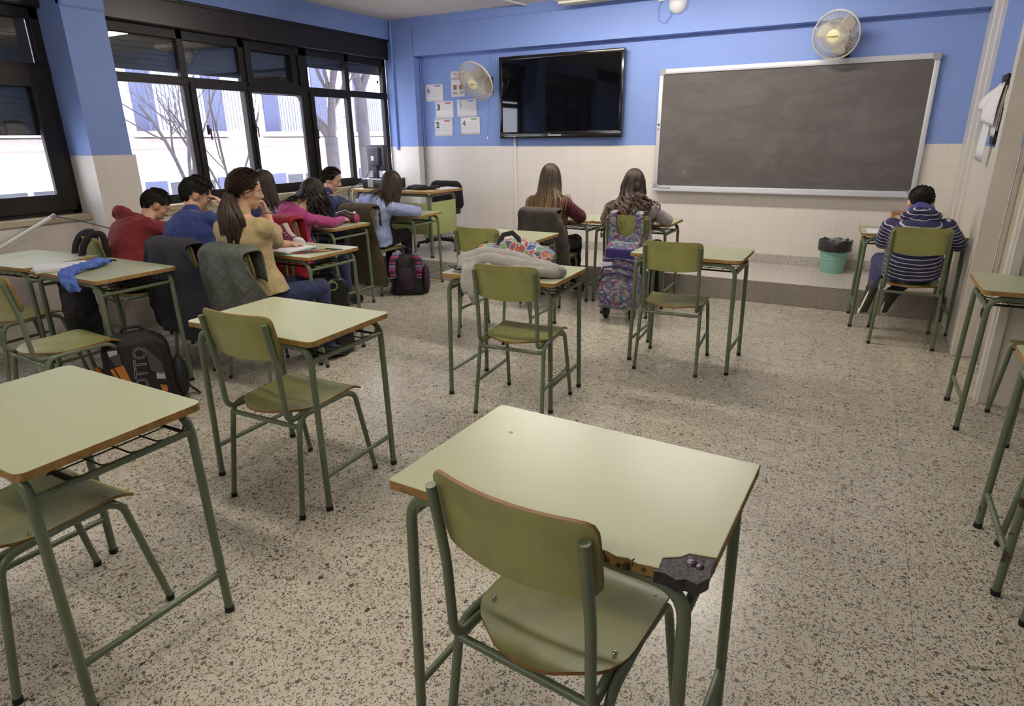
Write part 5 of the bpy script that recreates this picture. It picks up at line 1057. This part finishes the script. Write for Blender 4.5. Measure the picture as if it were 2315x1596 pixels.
for pts, r in (([(-2.03, 3.10, .045), (-1.90, 3.14, .085), (-1.76, 3.16, .080), (-1.62, 3.12, .055), (-1.50, 3.13, .04)], .045), ([(-1.98, 3.02, .035), (-1.86, 3.06, .07), (-1.72, 3.07, .065), (-1.58, 3.05, .05), (-1.44, 3.10, .035)], .042), ([(-1.94, 3.16, .05), (-1.80, 3.19, .07), (-1.66, 3.18, .05)], .05),
               ([(-1.62, 3.00, .03), (-1.50, 3.03, .035), (-1.42, 3.08, .03), (-1.405, 3.12, .026)], .032), ([(-1.90, 3.00, .045), (-1.87, 2.955, .02), (-1.862, 2.92, -.04), (-1.855, 2.915, -.10), (-1.85, 2.92, -.14)], .026), ([(-1.955, 3.0, .04), (-1.925, 2.95, .015), (-1.915, 2.915, -.04), (-1.90, 2.915, -.08)], .024), ([(-1.80, 2.99, .045), (-1.815, 2.95, .01), (-1.82, 2.917, -.05)], .024)):
    for p, q in zip(pts, pts[1:]): capsule(b, V(p)+V((0, 0, Z0)), V(q)+V((0, 0, Z0)), r, r, 12)
for v in b.verts:
    if v.co.y > 2.935 and v.co.z < Z0+.001: v.co.z = Z0+.001
o = organic('sweater', b, .007, 4, MKN, None, .009, 8, 9); tag(o, 'crumpled grey ribbed sweater spilling over the front edge of the middle desk', 'sweater')
o = tag(mk('bag_strap', TB([(-1.96, 3.04, DH+.012), (-2.03, 3.05, DH+.02), (-2.06, 3.0, DH+.03), (-2.0, 2.975, DH+.02), (-1.94, 3.0, DH+.016)], .016, flat=(.3, 1), up=(0, 0, 1)), MB1), 'black strap looping out beside the grey sweater', 'strap')
# ================= small things on the desks
b = bmesh.new(); rnd = random.Random(4); DT = DH+.002
pts = [(-3.88, 1.866, DT-.065), (-3.91, 1.862, DT-.03), (-3.96, 1.87, DT+.012), (-4.03, 1.93, DT+.02), (-4.06, 2.0, DT+.028), (-4.09, 2.08, DT+.026), (-4.13, 2.15, DT+.03), (-4.17, 2.23, DT+.022)]
for p, q, r0, r1 in zip(pts, pts[1:], (.02, .028, .024, .026, .024, .026, .030), (.028, .024, .026, .024, .026, .030, .016)):
    for k in (-1, 0, 1): capsule(b, V(p)+V((.022*k, .012*k, .004*(k == 0))), V(q)+V((.020*k, .010*k, .004*(k == 0))), r0*.8, r1*.8, 10)
for v in b.verts:
    if v.co.y > 1.895: v.co.z = max(v.co.z, DT)
o = organic('blue_cloth', b, .006, 3, mat('blue_checked_cloth', (58, 84, 166), .85, col2=(92, 120, 190), vs=30), None, .012, 22, 2); tag(o, 'rumpled blue cloth hanging over the edge of the desk by the left window', 'cloth')
b = bmesh.new()
for k in range(4): tube(b, [V((-4.16+rnd.uniform(-.06, .05), 2.22+rnd.uniform(-.05, .06), DT+.012+.02*abs(math.sin(i*1.3+k)))) for i in range(9)], .0022, seg=5)
tag(mk('earphone_cable', b, MBLK), 'thin tangled dark wire at the end of the blue cloth', 'wire')
b = BX(-.10, .10, -.14, .14, 0, .022, bev=.002); o = mk('notebook', b, MPAPER, loc=(-4.29, 2.02, DH+.001), rot=(0, 0, -.35)); tag(o, 'white notebook on the desk beside the blue cloth', 'notebook')
# sketch pad, sneaker-shaped case, pencils
t = thing('sketch_pad', 'open white sketch pad with a green back beside the tan blouse', 'sketch pad', (-3.58, 3.10, DH+.001), R_(4)); mk('cover', BX(-.20, .20, -.145, .145, 0, .006, bev=.001), mat('green_card', (84, 142, 116), .6), t); mk('pages', BX(-.198, .198, -.142, .145, .006, .018, bev=.002), MPAPER, t)
MMAR, MRUB = mat('maroon_canvas', (110, 44, 72), .85), mat('white_rubber_toe', (214, 210, 206), .5)
t = thing('pencil_case', 'maroon sneaker-shaped pencil case standing on a desk', 'pencil case', (-3.70, 3.32, DH+.001), R_(4))
b = bmesh.new(); rows = [[V((p[0]+.0, p[1], z)) for p in rrect(.225, .085, .042, 8)] for z in (0, .028)]; loft(b, rows); mk('sole', b, MRUB, t)
b = bmesh.new(); rows = []
for z, x0, x1, w_ in ((.026, -.108, .055, .072), (.05, -.107, .045, .070), (.075, -.107, .005, .064), (.10, -.108, -.02, .058), (.135, -.112, -.035, .052)): rows.append([V((p[0], p[1], z)) for p in rrect(x1-x0, w_, min(w_, x1-x0)*.45, 6, (x0+x1)/2)])
loft(b, rows); mk('upper', b, MMAR, t); b = bmesh.new(); ell(b, (.062, 0, .030), (.048, .036, .026)); mk('toe_cap', b, MRUB, t)
b = bmesh.new(); tube(b, [(.035, 0, .055), (-.01, 0, .088), (-.045, 0, .150)], [.020, .022, .026], flat=(.35, 1), up=(1, 0, 1)); mk('tongue', b, mat('grey_tongue', (170, 166, 150), .8), t)
for k in range(5):
    b = bmesh.new(); ell(b, (.01-.025*k*(1 if k < 2 else .85), -.0325+.001*k, .050+.019*k), (.0045, .003, .0045), u=8, v=6); mk('eyelet', b, MWT, t)
def pencil(loc, rz, col, nm, label):
    t = thing('pencil', label, 'pencil', loc, rot=(0, 0, rz), group='coloured pencils on the sketch pad desk'); mk('shaft', TB([(-.08, 0, .004), (.06, 0, .004)], .0038, seg=6), col, t); mk('tip', TB([(.06, 0, .004), (.08, 0, .004)], [.0038, .0006], seg=6), MEDGE, t)
rnd = random.Random(11)
for k, cc in enumerate(((150, 60, 50), (120, 70, 50), (60, 64, 84), (52, 60, 110), (70, 80, 120), (176, 80, 100), (190, 100, 96), (200, 180, 90), (54, 56, 64), (60, 70, 100), (50, 50, 56))):
    pencil((-3.345+.012*k, 3.03+.024*k, DH+.001), R_(18+rnd.uniform(-14, 16)), mat('pencil_paint', cc, .4), '', 'coloured pencil in the row beside the sketch pad')
o = tag(mk('blue_pen', TB([(-.07, 0, .005), (.07, 0, .005)], .005, seg=8), mat('pale_blue_pen', (120, 140, 190), .4), loc=(-3.42, 3.24, DH+.001), rot=(0, 0, -.3)), 'blue pen between the sketch pad and the coloured pencils', 'pen')
# pink girl's desk
MBURG = mat('dark_red_case_cloth', (72, 18, 34), .6, var=.2, vs=20); t = thing('pencil_bag', 'open dark red pencil bag beside the girl in pink', 'pencil bag', (-4.22, 4.47, DH+.001), R_(8)); b = bmesh.new(); rows = []
for k in range(11):
    f = k/10; rows.append([V((-.11+.22*f, .038*math.cos(a), .042+.040*math.sin(a)*(1 if math.sin(a) < .3 else .9+.35*math.sin(f*PI*2)))) for a in [2*PI*q/16 for q in range(16)]])
loft(b, rows); mk('case_body', b, MBURG, t); b = bmesh.new(); lathe(b, [(.0001, 0), (.036, 0), (.041, .01), (.030, .02), (.0001, .022)], 20, M=Matrix.Translation((.105, 0, .042)) @ Matrix.Rotation(PI/2, 4, 'Y')); mk('end_panel', b, mat('raspberry_panel', (160, 50, 92), .6), t)
mk('zip', TB([(-.11, -.01, .084), (-.05, -.012, .10), (0, -.01, .112), (.05, -.01, .092), (.11, 0, .086)], .004, seg=6), MALF, t); mk('zip_tag', BX(.085, .10, -.012, .012, .082, .104, bev=.003), MWT, t)
o = tag(mk('exercise_book', BX(-.10, .10, -.14, .14, 0, .010, bev=.001), MPAPER, loc=(-4.27, 4.22, DH+.001), rot=(0, 0, .12)), 'white exercise book under the arm of the girl in pink', 'book')
b = bmesh.new()
for k in range(7): ell(b, (rnd.uniform(-.04, .04), rnd.uniform(-.03, .03), .010+.006*(k % 3)), (.014, .010, .010), u=8, v=6)
o = tag(mk('bead_bracelet', b, mat('black_and_cream_beads', (60, 52, 46), .3, col2=(206, 190, 160), vs=60), loc=(-4.235, 4.165, DH+.012)), 'small heap of dark and cream beads on the white exercise book', 'beads')
t = thing('pen', 'dark pen in the writing hand of the girl in pink', 'pen', (-4.185, 4.455, DH+.008), rot=(.4, -.6, .5)); mk('barrel', TB([(0, 0, 0), (0, 0, .13)], .004, seg=8), MBLK, t)
t = thing('bottle', 'white plastic cup on the desk of the girl in the quilted jacket', 'cup', (-4.80, 5.30, DH+.001)); b = bmesh.new(); lathe(b, [(.0001, 0), (.030, 0), (.036, .07), (.040, .125), (.036, .125), (.032, .07), (.026, .006), (.0001, .006)], 24); mk('cup', b, mat('white_translucent_plastic', (222, 226, 230), .3), t); mk('band', TB([(.0375*math.cos(a), .0375*math.sin(a), .09) for a in [k*2*PI/24 for k in range(25)]], .003, seg=6), mat('turquoise_band', (120, 190, 190), .5), t)
t = thing('booklet', 'cream folded booklet standing on the desk of the girl in burgundy', 'booklet', (-2.475, 5.70, DH+.001), R_(30)); 
for s in (-1, 1): b = BX(0, .12, -.001, .001, .0, .21); bmesh.ops.rotate(b, verts=b.verts[:], cent=(0, 0, 0), matrix=Matrix.Rotation(R_(100+s*16), 3, 'Z')); mk('page', b, mat('cream_paper', (226, 220, 190), .8), t, False)
o = tag(mk('worksheet', BX(-.075, .075, -.14, .14, 0, .0015), MPAPER, loc=(.13, 5.78, DH+.001), rot=(0, 0, .05)), 'white worksheet on the left side of the striped boy\'s desk', 'paper')
t = thing('pencil', 'yellow pencil tucked in the hand of the boy in blue', 'pencil', (-4.035, 2.965, 1.12), rot=(.1, -.5, 0)); mk('shaft', TB([(0, 0, 0), (0, 0, .14)], .004, seg=6), mat('yellow_pencil_paint', (206, 168, 70), .4), t)
# broken corner of the front desk: burnt-looking chipboard
m = mat('blackened_chipboard', (44, 36, 44), .45, var=.5, vs=60, bump=1, bs=90, bd=.006)
b = bmesh.new(); slab(b, [(.268, -.246), (.262, -.224), (.272, -.208), (.268, -.198), (.288, -.186), (.292, -.170), (.304, -.166), (.310, -.152), (.330, -.156), (.345, -.149), (.357, -.158), (.355, -.19), (.359, -.215), (.345, -.244), (.325, -.240), (.31, -.250), (.29, -.243)], DH-.027, DH-.002, 0, 0)
o = mk('burnt_corner', b, m, deskA, False); b = bmesh.new(); ell(b, (.32, -.19, DH-.002), (.011, .011, .004)); ell(b, (.336, -.195, DH-.002), (.008, .008, .004)); mk('bolt', b, mat('tarnished_bolt', (90, 80, 90), .3, .8), o)
b = bmesh.new(); rnd = random.Random(9)
for k in range(46): x = -.05+.31*k/46; ell(b, (x, -.236+rnd.uniform(-.006, .004), DH-.013+rnd.uniform(-.006, .006)), (rnd.uniform(.004, .009), .006, rnd.uniform(.005, .010)), u=6, v=4)
mk('splintered_edge', b, mat('splintered_chipboard', (92, 74, 54), .9, col2=(38, 32, 30), vs=70), deskA)
b = bmesh.new(); lathe(b, [(.0001, DH+.0004), (.006, DH+.0004), (.006, DH-.002)], 12, M=Matrix.Translation((-.24, .10, 0))); mk('hole', b, MBLK, deskA)
# grey stick and sheet by the left window
t = thing('window_rod', 'white rod leaning from the left window sill towards the desks', 'rod', (-5.46, 2.58, .955)); mk('tube', TB([(0, 0, 0), (.02, -.42, -.19)], .014, seg=10), MCABLE, t); mk('cap', TB([(0, 0, 0), (-.002, .035, .015)], .017, seg=10), MGREYP, t)
o = tag(mk('loose_cable', TB([(-5.50, 2.64, .955), (-5.43, 2.80, .90), (-5.32, 2.905, .845), (-5.15, 3.0, .82), (-5.0, 3.05, .80)], .0045, seg=6), mat('grey_blue_cable', (84, 86, 110), .5)), 'thin grey-blue cable sagging past the pillar to the boy in red', 'cable')
